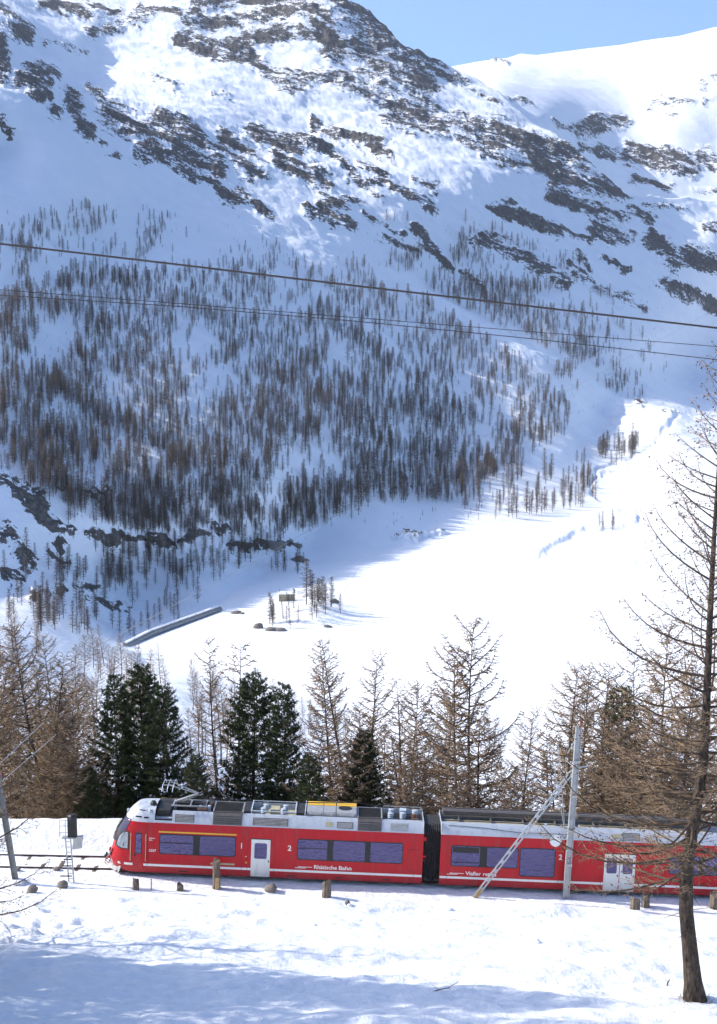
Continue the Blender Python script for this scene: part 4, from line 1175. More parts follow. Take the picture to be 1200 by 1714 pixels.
def pine(h, seed, rad=2.6, mat='needle', low=.05, blades=10, dens=2.5, taper=.62):
    rg = random.Random(seed); tm = MB()
    tm.tube([np.array([.12 * math.sin(k * .7 + seed), .1 * math.cos(k * .9), h * k / 8]) for k in range(9)], [max(.02, h * .013 * (1 - k / 8.4)) for k in range(9)], 8)
    cb = MB(); A, D, Ln = [], [], []
    z = low * h; i = 0
    while z < h * .985:
        t = z / h
        prof = min(1, .55 + (t - low) * 3) * (1 - t) ** taper + .03
        for k in range(rg.randint(5, 7)):
            i += 1; az = i * 2.399 + rg.uniform(-.4, .4); Lb = rad * prof * rg.uniform(.62, 1.15)
            el0 = R(rg.uniform(-12, 15) + 25 * t); el1 = R(rg.uniform(30, 62))
            p = np.array([0, 0, z + rg.uniform(-.15, .15)]); bp = [p.copy()]
            for s in range(4):
                el = el0 + (el1 - el0) * ((s + .5) / 4) ** 1.5
                p = p + np.array([math.cos(az) * math.cos(el), math.sin(az) * math.cos(el), math.sin(el)]) * Lb / 4; bp.append(p.copy())
            cb.tube(bp, [.03, .024, .018, .012, .007], 3, 0, cap=False)
            nt = max(3, int(Lb * 6.5 * dens))
            for j in range(nt):
                f = .22 + .78 * (j + rg.random()) / nt; q = interp_path(bp, f)
                side = R(rg.uniform(-75, 75)); a2 = az + side
                o = q + np.array([math.cos(a2), math.sin(a2), rg.uniform(-.1, .55)]) * rg.uniform(.04, .42) * (1.15 - f * .6)
                A.append(o); D.append(np.array([math.cos(a2) * .7, math.sin(a2) * .7, rg.uniform(.25, 1.0)])); Ln.append(rg.uniform(.17, .30))
        z += rg.uniform(.26, .40)
    A, D, Ln = np.array(A), np.array(D), np.array(Ln)
    rn = np.random.RandomState(seed)
    n = len(A); q = np.repeat(A, blades, 0); d = np.repeat(D, blades, 0) + rn.uniform(-.85, .85, (n * blades, 3)); d /= np.linalg.norm(d, axis=1, keepdims=True)
    L_ = np.repeat(Ln, blades)[:, None] * rn.uniform(.7, 1.1, (n * blades, 1))
    sdv = np.cross(d, rn.normal(size=(n * blades, 3))); sdv /= np.linalg.norm(sdv, axis=1, keepdims=True)
    V = np.stack([q - sdv * .024, q + sdv * .024, q + d * L_], 1).reshape(-1, 3)
    Fn = np.arange(len(V)).reshape(-1, 3)
    Vb, Fb, mb_ = merge_mb(cb, None)
    cme = tri_mesh('pine_crown', np.concatenate([Vb, V]), np.concatenate([Fb, Fn + len(Vb)]), np.concatenate([mb_, np.ones(len(Fn), int)]), [M['branch'], M[mat]])
    return tm.mesh('pine_trunk', M['bark'], True), cme

def ground(x, y):
    return float(near_z(np.array([x]), np.array([y]), True)[0])

def plant(name, meshes, loc, label, cat, group=None, scale=1.0, rz=0.0, tilt=(0, 0), sz=None):
    e = empty(name, loc, (tilt[0], tilt[1], rz))
    e.scale = (scale, scale, sz or scale)
    link('trunk', meshes[0], e); link('crown', meshes[1], e)
    tag(e, label, cat, group)
    return e

LA = [larch(20, 11, 4.8, 68, twigs=.9, tipup=66, pexp=.42), larch(20, 12, 3.8, 74, twigs=.85, tipup=62, pexp=.48), larch(20, 13, 5.2, 66, twigs=.9, droop=.5, tipup=70, pexp=.40), larch(20, 14, 3.4, 62, twigs=.8, tipup=58, pexp=.5)]
PI_ = [pine(13, 21, 3.2), pine(13, 22, 2.8, taper=.5), pine(13, 23, 3.5, taper=.58)]
PIO = pine(13, 24, 2.8, 'needle2', blades=8)

def put_tree(px_base, px_top, py_top, d, kind, var, label, group, name=None, rz=0.0, wide=1.0, lean_in=0.0):
    """tree rooted on the near slope at distance d under photo column px_base, its tip at (px_top, py_top)"""
    a, _ = ratios(px_base, 1340); x = float(a) * d
    base = Vector((x, d, ground(x, d) - 0.25)); top = at(px_top, py_top, d + lean_in)
    v = top - base; h = v.length
    ms = {'larch': LA, 'pine': PI_, 'olive': [PIO]}[kind][var]
    e = empty(name or {'larch': 'larch_tree', 'pine': 'stone_pine', 'olive': 'spruce_tree'}[kind], base)
    hh = 20.0 if kind == 'larch' else 13.0
    e.rotation_mode = 'QUATERNION'
    e.rotation_quaternion = v.to_track_quat('Z', 'Y') @ Matrix.Rotation(rz, 3, 'Z').to_quaternion()
    k = h / hh; e.scale = (k * wide, k * wide, k)
    link('trunk', ms[0], e); link('crown', ms[1], e)
    tag(e, label, {'larch': 'larch', 'pine': 'pine', 'olive': 'spruce'}[kind], group)
    return e

# feature trees behind the train
G1 = 'bare larches close behind the train'
put_tree(578, 519, 1080, 96, 'larch', 1, 'left of the two leaning bare larches beside the dark pines', G1, rz=.4, wide=.95)
put_tree(592, 541, 1068, 95, 'larch', 3, 'right and taller of the two leaning bare larches beside the dark pines', G1, rz=2.1, wide=1.1)
put_tree(626, 615, 1098, 100, 'larch', 1, 'bare larch rising straight behind the small dark pine above the train', G1, rz=1.0)
put_tree(668, 652, 1132, 93, 'larch', 3, 'crooked bare larch between the small dark pine and the tall larch trio', G1, rz=3.0, wide=1.2)
put_tree(690, 681, 1150, 108, 'larch', 0, 'broad bare larch in the gap left of the tall larch trio', G1, rz=.9)
put_tree(758, 748, 1140, 101, 'larch', 1, 'shortest and leftmost of the tall larch trio behind the train coupling', G1, rz=1.3)
put_tree(782, 759, 1086, 98, 'larch', 0, 'middle of the tall larch trio, its trunk bent at the foot', G1, rz=2.2)
put_tree(799, 794, 1046, 97, 'larch', 2, 'tallest and rightmost of the tall larch trio behind the train', G1, rz=.2)
put_tree(374, 366, 1068, 104, 'larch', 3, 'thin straight bare larch between the two big dark pine groups', G1, rz=.7, wide=.85)
put_tree(100, 30, 1050, 92, 'larch', 2, 'leaning bare larch with a thick trunk behind the left end of the track', G1, rz=1.9, wide=.95)
put_tree(128, 108, 1140, 97, 'larch', 0, 'bare larch just left of the leftmost dark pine', G1, rz=.3)
put_tree(-40, -60, 1000, 92, 'larch', 2, 'bare larch cut by the left picture edge behind the track', G1, rz=.3)
put_tree(66, 62, 1115, 110, 'larch', 1, 'slim bare larch behind the leaning thick-trunked larch at left', G1, rz=2.3)
put_tree(408, 412, 1080, 135, 'larch', 3, 'bare larch peeping above the tip of the big dark pine', G1, rz=2.7)
put_tree(930, 925, 1215, 105, 'larch', 1, 'small bare larch left of the catenary mast top', G1, rz=2.7)
put_tree(985, 978, 1120, 96, 'larch', 0, 'bare larch right behind the catenary mast', G1, rz=1.7)
put_tree(1080, 1078, 1085, 98, 'larch', 3, 'bare larch right of the olive spruce', G1, rz=.7)
put_tree(1120, 1122, 1050, 104, 'larch', 2, 'bare larch seen through the branches left of the big trunk', G1, rz=.1)
put_tree(1150, 1152, 1120, 92, 'larch', 0, 'bare larch hidden behind the big foreground trunk', G1, rz=1.1)
put_tree(1215, 1215, 1040, 96, 'larch', 0, 'bare larch at the right picture edge behind the train', G1, rz=.6)
put_tree(1010, 1012, 1190, 90, 'larch', 1, 'low bare larch in front of the olive spruce', G1, rz=2.0, wide=1.3)
G2 = 'dark stone pines behind the train'
put_tree(196, 192, 1132, 88, 'pine', 1, 'leftmost of the three dark pines standing together at left', G2, wide=.95)
put_tree(238, 236, 1112, 90, 'pine', 0, 'tallest, middle one of the three dark pines at left', G2, rz=1.2)
put_tree(282, 272, 1146, 87, 'pine', 2, 'right one of the three dark pines at left', G2, rz=2.2)
put_tree(428, 422, 1126, 89, 'pine', 2, 'big broad dark pine behind the middle of the leading railcar', G2, rz=.6, wide=1.05)
put_tree(478, 474, 1146, 87, 'pine', 1, 'narrow dark pine touching the big one on its right', G2, rz=1.6, wide=.9)
put_tree(524, 516, 1262, 84, 'pine', 0, 'low dark pine at the foot of the two leaning larches', G2, rz=2.6, wide=1.35)
put_tree(612, 610, 1222, 86, 'pine', 0, 'small dark pine in front of the straight larch', G2, rz=.3, wide=1.25)
put_tree(150, 148, 1285, 84, 'pine', 1, 'low dark pine bush at the left foot of the pine group', G2, rz=.8, wide=1.5)
put_tree(330, 330, 1262, 84.5, 'pine', 2, 'low dark pine at the right foot of the left pine group', G2, rz=.1, wide=1.2)
put_tree(1038, 1040, 1148, 92, 'olive', 0, 'olive green spruce behind the catenary mast at right', None, rz=.3, wide=1.1)

# ---- the tall larch in the right foreground
tp = [(1165, 1652), (1156, 1590), (1149, 1520), (1150, 1440), (1163, 1360), (1176, 1280), (1183, 1180), (1189, 1050), (1196, 900), (1204, 740), (1212, 560)]
bw = at(1165, 1652, 49.6); gz = ground(bw.x, bw.y); base = Vector((bw.x, bw.y, gz - 0.15))
pth = []
for k, (px, py) in enumerate(tp):
    q = at(px, py, 49.6) - base
    pth.append(np.array([q.x, 0.12 * math.sin(k * 1.1), q.z if k else 0.0]))
big = larch(pth[-1][2], 77, 7.4, 165, r0=0.31, path=pth, low=.245, twigs=1.0, droop=.4, tipup=58, cones=.42, tw=.0088, thick=1.1, dead=14, pexp=.8)
plant('larch_tree', big, base, 'tall bare larch with dark curved trunk in the right foreground snow', 'larch')
# low dead branch and a tuft of grass at its foot
mb = MB(); rg = random.Random(3)
for k in range(60):
    a = rg.uniform(0, 6.28); r = rg.uniform(.3, .75); x, y = math.cos(a) * r - .15, math.sin(a) * r
    p = base + Vector((x, y, 0)); p.z = ground(p.x, p.y) - .02
    mb.tube([p, p + Vector((rg.uniform(-.1, .1), rg.uniform(-.1, .1), rg.uniform(.06, .2)))], [.012, .003], 3)
tag(mb.build('dry_grass', M['twig']), 'dry brown grass around the foot of the foreground larch', 'grass', kind='stuff')

# ---- neighbours outside the left edge: their branches reach in, their shade falls across the foreground
G3 = 'trees beyond the left edge'
lf = larch(15, 81, 5.4, 120, r0=.24, low=.07, pbase=.95, twigs=1.0, droop=.9, tipup=45, cones=.2, tw=.010, thick=1.1)
b3 = at(-95, 1470, 58); plant('larch_tree', lf, (b3.x, 58, ground(b3.x, 58) - .2), 'bare larch beyond the left edge whose low branches reach into view', 'larch', G3)
for k, (x, y, kind, h) in enumerate([(-20, 51.5, 'p', 17), (-21.5, 46, 'l', 24), (-26, 53, 'p', 25), (-29, 49, 'l', 28), (-35, 54.5, 'p', 26), (-19.5, 42.5, 'l', 24), (-38, 50, 'l', 30), (-24, 41, 'l', 28), (-32, 44, 'p', 28), (-23, 49, 'l', 27), (-27, 46, 'l', 28)]):
    ms = PI_[k % 3] if kind == 'p' else LA[k % 4]
    s = h / (13 if kind == 'p' else 20)
    plant('stone_pine' if kind == 'p' else 'larch_tree', ms, (x, y, ground(x, y) - .2), ('dark pine' if kind == 'p' else 'bare larch') + ' outside the left edge that shades the foreground snow', 'pine' if kind == 'p' else 'larch', G3, s * (0.85 if kind == 'p' else 1.0), k * 1.1, sz=s)

# ------------------------------------------------------------------ trees of the far slope and the valley
FL = [far_larch(301 + k) for k in range(5)]
rs = np.random.RandomState(4)
def scatter(poly, n, clump=None, seed=1, cs=45.0, power=1.0):
    P = np.array(poly, float); lo, hi = P.min(0), P.max(0); out = np.zeros((0, 2))
    r = np.random.RandomState(seed)
    while len(out) < n:
        q = r.uniform(lo, hi, (n * 6, 2))
        k = poly_sd(q[:, 0], q[:, 1], poly) > 0
        if clump is not None:
            nz = 0.5 + fbm(q[:, 0] / cs + q[:, 1] / (cs * 2.2), q[:, 1] / (cs * 1.5), 3, seed + 5, .6) * 1.5
            k &= r.rand(len(q)) < np.clip((nz - clump) * 2.6, 0.03, 1) ** power
        out = np.concatenate([out, q[k]])
    return out[:n]
def avoid_rock(q):
    return q[stroke_mask(*warp(q[:, 0], q[:, 1]), ROCK) < 0.45]

slope = [scatter([(0, 500), (130, 470), (300, 455), (480, 440), (600, 470), (700, 505), (800, 560), (880, 610), (985, 700), (900, 760), (760, 840), (600, 850), (520, 890), (380, 900), (200, 880), (0, 800)], 5600, .14, 2),
         scatter([(0, 640), (500, 560), (760, 640), (820, 780), (740, 840), (500, 890), (100, 900), (0, 800)], 280, .26, 3),
         scatter([(0, 395), (120, 345), (330, 360), (500, 420), (640, 450), (600, 480), (400, 460), (0, 510)], 360, .40, 5),
         scatter([(690, 480), (830, 470), (950, 500), (1040, 540), (1140, 610), (1075, 640), (950, 600), (820, 540)], 520, .36, 6),
         scatter([(620, 440), (760, 395), (840, 385), (960, 430), (1020, 500), (900, 490), (760, 500)], 330, .42, 7),
         scatter([(880, 600), (980, 580), (1080, 650), (1070, 695), (990, 680)], 70, .5, 8),
         scatter([(640, 370), (740, 350), (980, 440), (1060, 540), (940, 470), (800, 420)], 110, .5, 18)]
slope = avoid_rock(np.concatenate(slope))
sx_, sy_, sz_, _r, _k = far_xyz(slope[:, 0], slope[:, 1])
hgt = np.clip(rs.normal(12.8, 3.8, len(slope)), 4.5, 23)
hgt *= np.where(slope[:, 1] < 470, .85, 1.0) * (1 + .38 * sstep(350, 760, slope[:, 0]))
app = hgt / sy_
order = np.argsort(-app)
far_src = []
def gn_scatter(name, pos, scl, rotz, var, sources=None):
    me = bpy.data.meshes.new(name); me.from_pydata([tuple(p) for p in pos], [], [])
    for nm, ty, arr in (('scl', 'FLOAT', scl), ('rotz', 'FLOAT', rotz)):
        a = me.attributes.new(nm, ty, 'POINT'); a.data.foreach_set('value', np.asarray(arr, np.float32))
    a = me.attributes.new('var', 'INT', 'POINT'); a.data.foreach_set('value', np.asarray(var, np.int32))
    o = link(name, me)
    g = bpy.data.node_groups.new(name, 'GeometryNodeTree')
    g.interface.new_socket('Geometry', in_out='INPUT', socket_type='NodeSocketGeometry'); g.interface.new_socket('Geometry', in_out='OUTPUT', socket_type='NodeSocketGeometry')
    N, L = g.nodes, g.links
    gi, go = N.new('NodeGroupInput'), N.new('NodeGroupOutput')
    jn = N.new('GeometryNodeJoinGeometry')
    for src in (sources or far_src):
        oi = N.new('GeometryNodeObjectInfo'); oi.transform_space = 'ORIGINAL'; oi.inputs['Object'].default_value = src; oi.inputs['As Instance'].default_value = True
        L.new(oi.outputs['Geometry'], jn.inputs[0])
    ip = N.new('GeometryNodeInstanceOnPoints'); ip.inputs['Pick Instance'].default_value = True
    L.new(gi.outputs[0], ip.inputs['Points']); L.new(jn.outputs[0], ip.inputs['Instance'])
    def attr(nm, ty):
        n = N.new('GeometryNodeInputNamedAttribute'); n.data_type = ty; n.inputs[0].default_value = nm; return n.outputs[0]
    L.new(attr('var', 'INT'), ip.inputs['Instance Index'])
    cx = N.new('ShaderNodeCombineXYZ'); L.new(attr('rotz', 'FLOAT'), cx.inputs[2])
    er = N.new('FunctionNodeEulerToRotation'); L.new(cx.outputs[0], er.inputs[0]); L.new(er.outputs[0], ip.inputs['Rotation'])
    c2 = N.new('ShaderNodeCombineXYZ'); sc_ = attr('scl', 'FLOAT')
    for k in range(3): L.new(sc_, c2.inputs[k])
    L.new(c2.outputs[0], ip.inputs['Scale']); L.new(ip.outputs[0], go.inputs[0])
    md = o.modifiers.new('scatter', 'NODES'); md.node_group = g
    return o
rest = order
# saplings and brush between the trees
br = avoid_rock(np.concatenate([scatter([(0, 360), (300, 340), (700, 330), (960, 430), (1150, 620), (960, 730), (740, 870), (380, 940), (0, 820)], 1500, .35, 9, 30), scatter([(900, 480), (1200, 470), (1200, 600), (1050, 640)], 160, .45, 10, 30)]))
bx_, by_, bz_, _r, _k = far_xyz(br[:, 0], br[:, 1])
bs = np.clip(rs.normal(3.2, 1.4, len(br)), 1.2, 7) / 18
mass = []
def crowd(pts, hm, hs):
    x, y, z, _a, _b = far_xyz(pts[:, 0], pts[:, 1])
    mass.append((np.stack([x, y, z - .3], 1), np.maximum(rs.normal(hm, hs, len(pts)), 4) / 18))
def grow(name, pts, label, group, hm=15.0, hs=3.0, meshes=None, wide=1.1):
    x, y, z, _a, _b = far_xyz(pts[:, 0], pts[:, 1])
    for i in range(len(pts)):
        s = max(4.0, rs.normal(hm, hs))
        if meshes is None:
            o = link(name, FL[rs.randint(0, 5)]); s /= 18.0
        else:
            ms = meshes[rs.randint(0, len(meshes))]; o = empty(name); link('trunk', ms[0], o); link('crown', ms[1], o); s /= 20.0
        o.location = (x[i], y[i], z[i] - .3); o.scale = (s * wide, s * wide, s); o.rotation_euler = (rs.normal(0, .04), rs.normal(0, .04), rs.uniform(0, 6.28))
        tag(o, label, 'larch', group)
        if meshes is None and len(far_src) < 5:
            o.data = FL[len(far_src)]; far_src.append(o)
crowd(scatter([(772, 800), (830, 778), (985, 775), (1000, 845), (905, 865), (830, 872), (765, 850)], 130, .30, 21, 30), 20, 4.5)
crowd(scatter([(810, 880), (765, 868), (770, 820), (850, 830)], 10, None, 22), 8, 2)
crowd(scatter([(998, 760), (1010, 742), (1068, 738), (1070, 772), (1000, 782)], 42, None, 23), 24, 3.5)
grow('larch_tree', scatter([(1000, 885), (1026, 880), (1026, 893), (1002, 895)], 6, None, 24), 'bare shrubby larch standing alone on the snowfield by the right tree', 'lone larches on the snowfield', 15, 2)
grow('larch_tree', scatter([(500, 1018), (560, 1008), (580, 1030), (560, 1045), (520, 1050), (505, 1035)], 17, None, 25), 'bare larch on the snowy knoll right of the stone hut', 'larches right of the hut', 17, 3.5)
grow('larch_tree', scatter([(440, 1050), (465, 1030), (500, 1035), (500, 1056), (470, 1060)], 11, None, 26), 'bare larch on the snowy knoll below the stone hut', 'larches below the hut', 13, 3)
grow('larch_tree', scatter([(450, 958), (470, 945), (515, 943), (515, 960), (480, 964)], 12, None, 27), 'bare larch in the little group on the shore above the hut', 'larches above the hut', 14, 3)
crowd(scatter([(0, 960), (60, 940), (180, 965), (330, 950), (350, 985), (300, 1050), (215, 1075), (100, 1060), (0, 1050)], 120, .3, 28, 40), 14, 3)
crowd(scatter([(150, 905), (340, 905), (500, 892), (475, 932), (400, 955), (340, 990), (180, 985)], 120, .2, 48, 40), 15, 3.5)
GM = 'larches in the valley wood below the track'
grow('larch_tree', scatter([(0, 1080), (190, 1110), (330, 1140), (440, 1190), (440, 1290), (200, 1330), (0, 1330)], 95, .25, 29, 60), 'bare larch in the valley wood at left below the track', GM, 15, 3.5, [LA[1], LA[3], LA[0]])
grow('larch_tree', scatter([(440, 1190), (560, 1215), (860, 1250), (880, 1330), (440, 1340)], 36, .3, 30, 60), 'bare larch in the valley wood seen between the trunks behind the train', 'larches of the near shore', 13, 3, [LA[1], LA[3]])
grow('larch_tree', scatter([(930, 1250), (1000, 1215), (1230, 1200), (1230, 1380), (940, 1370)], 34, None, 31), 'bare larch in the dense wood behind the right end of the train', 'larches behind the right end', 17, 3, [LA[0], LA[1], LA[2]])
def near_grow(n, x0, x1, y0, y1, seed, label, group, h0, h1, vs_):
    r = random.Random(seed)
    for k in range(n):
        y = r.uniform(y0, y1); px = r.uniform(x0, x1); a, _ = ratios(px, 1340); x = float(a) * y
        s = r.uniform(h0, h1) / 20
        plant('larch_tree', LA[vs_[k % len(vs_)]], (x, y, ground(x, y) - .3), label, 'larch', group, s * r.uniform(1.0, 1.3), r.uniform(0, 6.28), (r.gauss(0, .05), r.gauss(0, .05)), sz=s)
near_grow(16, -30, 170, 86, 130, 41, 'bare larch crowding the slope behind the left end of the track', 'larches behind the left track', 9, 17, (0, 1, 2))
near_grow(9, 300, 420, 92, 135, 42, 'bare larch on the slope between the two dark pine groups', 'larches between the pine groups', 9, 16, (1, 3))
near_grow(20, 500, 900, 88, 130, 43, 'low bare larch on the slope under the tall larches behind the train', 'low larches behind the train', 6, 13, (0, 1, 3))
near_grow(22, 900, 1230, 84, 125, 44, 'low bare larch in the thicket behind the second railcar', 'low larches behind the second railcar', 7, 15, (0, 2, 1))

pos = np.concatenate([np.stack([sx_[rest], sy_[rest], sz_[rest]], 1), np.stack([bx_, by_, bz_], 1)] + [m_[0] for m_ in mass])
scl = np.concatenate([hgt[rest] / 18, bs] + [m_[1] for m_ in mass])
fo = gn_scatter('far_forest', pos, scl, rs.uniform(0, 6.28, len(pos)), rs.randint(0, 5, len(pos)))
tag(fo, 'larch forest and brush on the far slope and the far valley floor', 'forest', kind='stuff')

# the tangle of saplings and twigs behind the train
crowns = [c for t_ in bpy.data.objects if t_.name.startswith('larch_tree') for c in t_.children if c.name.startswith('crown')]
srcs = []
for lm in LA[:3]:
    srcs.append(next(c for c in crowns if c.data == lm[1]))
rq = random.Random(55); tp_, ts_, tv_ = [], [], []
for n_, x0, x1, y0, y1, h0, h1 in ((80, -60, 190, 83, 128, 4, 12), (26, 290, 420, 84, 120, 4, 9), (135, 480, 905, 83, 130, 4, 12), (85, 890, 1260, 82, 120, 4, 11), (40, 0, 460, 130, 165, 6, 12)):
    for k in range(n_):
        y = rq.uniform(y0, y1); a, _ = ratios(rq.uniform(x0, x1), 1340); x = float(a) * y
        tp_.append((x, y, ground(x, y) - .6)); ts_.append(rq.uniform(h0, h1) / 20); tv_.append(rq.randint(0, 2))
th = gn_scatter('sapling_thicket', tp_, ts_, [rq.uniform(0, 6.28) for _ in tp_], tv_, srcs)
tag(th, 'brown tangle of larch saplings on the slope behind the train', 'thicket', kind='stuff')

# ------------------------------------------------------------------ railway furniture
M['galv'] = simple('galvanised_steel', (0.40, 0.42, 0.43), 0.5, 0.4, var=0.15, scale=3, dirt=(0.22, 0.21, 0.19))
M['mastgrey'] = simple('weathered_mast_paint', (0.20, 0.215, 0.21), 0.6, 0.2, var=0.2, scale=3, dirt=(0.12, 0.10, 0.08))
M['rail'] = simple('rusty_rail', (0.075, 0.045, 0.035), 0.6, 0.4, var=0.3, scale=4)
M['wood'] = bark_mat('grey_weathered_wood', (0.07, 0.055, 0.045), (0.26, 0.21, 0.16), 10, .5)
M['freshwood'] = bark_mat('split_yellow_wood', (0.30, 0.19, 0.09), (0.50, 0.36, 0.20), 10, .4)
M['stone'] = simple('lichen_stone', (0.20, 0.175, 0.15), 0.9, var=0.45, scale=3, bump=0.6, dirt=(0.09, 0.08, 0.07))
M['signal'] = simple('black_signal_housing', (0.012, 0.013, 0.014), 0.5, var=0.2)
M['cablem'] = simple('brown_cable', (0.05, 0.038, 0.032), 0.7, var=0.2)
M['wirem'] = simple('aluminium_wire', (0.33, 0.31, 0.29), 0.5, 0.4, var=0.1)
M['concrete'] = simple('old_concrete', (0.34, 0.33, 0.31), 0.9, var=0.2, scale=.4, dirt=(0.18, 0.17, 0.15), dirt_scale=.3)
M['hutwall'] = simple('ochre_stone_wall', (0.34, 0.29, 0.20), 0.9, var=0.25, scale=.9, dirt=(0.2, 0.17, 0.12), dirt_scale=.8)
M['snowcap'] = simple('settled_snow', (0.88, 0.885, 0.89), 0.6, var=0.03)
M['red_ins'] = simple('red_brown_insulator', (0.22, 0.05, 0.035), 0.35, var=0.1)

def hit(px, py):
    """where the sight line through a photo pixel meets the near slope"""
    a, e = ratios(px, py); d = np.arange(30, 82, 0.05)
    g = near_z(float(a) * d, d) - (CZ + float(e) * d)
    i = np.argmax(g > 0) if (g > 0).any() else len(d) - 1
    return Vector((float(a) * d[i], float(d[i]), float(near_z(np.array([float(a) * d[i]]), np.array([d[i]]))[0])))

tr = empty('railway_track', (-30, 74.1, 0))
tag(tr, 'two dark rails lying in the snow in front of the train', 'track')
for ry in (73.2, 75.0):
    mb = MB(); xs = np.arange(-75, 45, 2.0); zs = track_z(xs)
    sec = [(-.06, 0), (-.015, .04), (-.035, .12), (.035, .12), (.015, .04), (.06, 0)]
    for x, z in zip(xs, zs):
        wv = 0.02 * math.sin(x * 1.7)
        mb.v += [(x + 30, ry - 74.1 + dy, z + 0.02 + dz) for dy, dz in sec]
    for i in range(len(xs) - 1):
        for k in range(6): mb.f.append((i * 6 + k, i * 6 + (k + 1) % 6, (i + 1) * 6 + (k + 1) % 6, (i + 1) * 6 + k)); mb.m.append(0)
    mb.build('rail', M['rail'], tr)
for k in range(60):
    x = -70 + k * 0.95
    if x > -12: break
    mb = MB(); z = float(track_z(x)); mb.box(x + 30 - .11, x + 30 + .11, -1.2, 1.2, z - .06, z + .045); mb.build('sleeper', M['wood'], tr, bevel=.02)

def hbeam(mb, a, b, w=.22, t=.03, depth=.22):
    a, b = Vector(a), Vector(b); d = (b - a).normalized(); u = Vector((0, 1, 0)); u = (u - d * u.dot(d)).normalized(); s = d.cross(u)
    L = (b - a).length / 2; c = (a + b) / 2
    for k in (-1, 1): mb.obox(c + s * k * depth / 2, d * L, u * w / 2, s * t / 2)
    mb.obox(c, d * L, u * t / 2, s * (depth / 2 - t / 2))

# left mast
f = hit(28, 1478); mast = empty('catenary_mast', f)
tag(mast, 'grey leaning steel mast at the left edge beside the track', 'mast', 'catenary masts')
tv = at(-21, 1200, f.y) - f
mb = MB(); hbeam(mb, (0, 0, -.3), tv, .22, .03, .24); mb.build('post', M['mastgrey'], mast)
mb = MB(); mb.lathe((0, 0, -.3), [(.45, 0), (.45, .42), (.38, .5)], 10); mb.build('footing', M['snowcap'], mast)
def on(t): return tv * t
for t0, e_ in ((.60, (1.5, 3.3, 6.9)), (.70, (.9, 3.2, 7.6))):
    mb = MB(); mb.tube([on(t0), Vector(e_)], .016, 6); mb.build('cantilever_tube', M['galv'], mast)
insulator(mast, on(.62).x + .12, .25, on(.62).z, .35, .09, 'red_ins'); insulator(mast, on(.80).x + .12, .25, on(.80).z, .35, .09, 'red_ins')

# signal
f = hit(120, 1477); sg = empty('railway_signal', f)
tag(sg, 'railway signal with black housing on a ladder post left of the train', 'signal')
tv = at(113.5, 1400, f.y) - f
side = Vector((.13, 0, 0))
for k in (-1, 1):
    mb = MB(); mb.bar(side * k + Vector((0, 0, -.3)), tv + side * k, .06, .06, up=(0, 1, 0)); mb.build('post', M['galv'], sg)
for k in range(8):
    p = tv * (.08 + .115 * k); mb = MB(); mb.tube([p - side, p + side], .018, 5); mb.build('rung', M['galv'], sg)
c = at(121, 1382, f.y) - f
mb = MB(); mb.box(c.x - .23, c.x + .23, -.16, .12, c.z - .62, c.z + .50); h_ = mb.build('signal_head', M['signal'], sg, bevel=.04)
mb = MB(); mb.lathe((c.x, -.02, c.z + .44), [(.22, -.1), (.22, .08), (.15, .16)], 10); mb.build('hood', M['signal'], h_)
for k in range(3):
    mb = MB(); mb.tube([(c.x + .14 * math.cos(a), .12 + .10 * (k >= 0), c.z - .35 + .32 * k + .10 * math.sin(a)) for a in np.linspace(0, math.pi, 7)], .02, 4); mb.build('lamp_visor', M['signal'], h_)
c2 = at(130, 1410, f.y) - f
mb = MB(); mb.obox(c2, (.24, 0, .03), (0, .05, 0), (.04, 0, .34)); mb.build('cabinet', M['panel'], sg, bevel=.02)
mb = MB(); mb.obox(c2 + Vector((.02, -.03, .32)), (.27, 0, .03), (0, .12, 0), (0, 0, .02)); mb.build('cabinet_roof', M['galv'], sg)
mb = MB(); mb.box(tv.x - .28, tv.x + .35, -.25, .15, tv.z - .05, tv.z); mb.build('platform', M['galv'], sg)
for dx in (-.62, -.32):
    mb = MB(); mb.tube([(c.x + dx, -.2, c.z - .55), (c.x + dx, -.2, c.z + .35)], .018, 5); mb.build('guard_rail', M['galv'], sg)
for dz in (.35, .05, -.3):
    mb = MB(); mb.tube([(c.x - .64, -.2, c.z + dz), (c.x - .2, -.2, c.z + dz)], .016, 5); mb.build('guard_rail', M['galv'], sg)
for k, (dz, w) in enumerate(((.36, .5), (.9, .4), (1.25, .3))):
    mb = MB(); mb.bar((tv.x * .5 - w, -.08, dz), (tv.x * .5 + .1, -.08, dz), .05, .05); mb.build('bracket', M['dark'], sg)

# right mast with its stay
f = hit(946, 1504); mast = empty('catenary_mast', f)
tag(mast, 'pale steel mast with a long diagonal strut in front of the second railcar', 'mast', 'catenary masts')
tv = at(969, 1216, f.y) - f
mb = MB(); hbeam(mb, (0, 0, -.4), tv, .26, .03, .28); mb.build('post', M['galv'], mast)
p0 = at(953, 1298, f.y - .1) - f; q = hit(788, 1502); p1 = q - f; p1.z -= .3
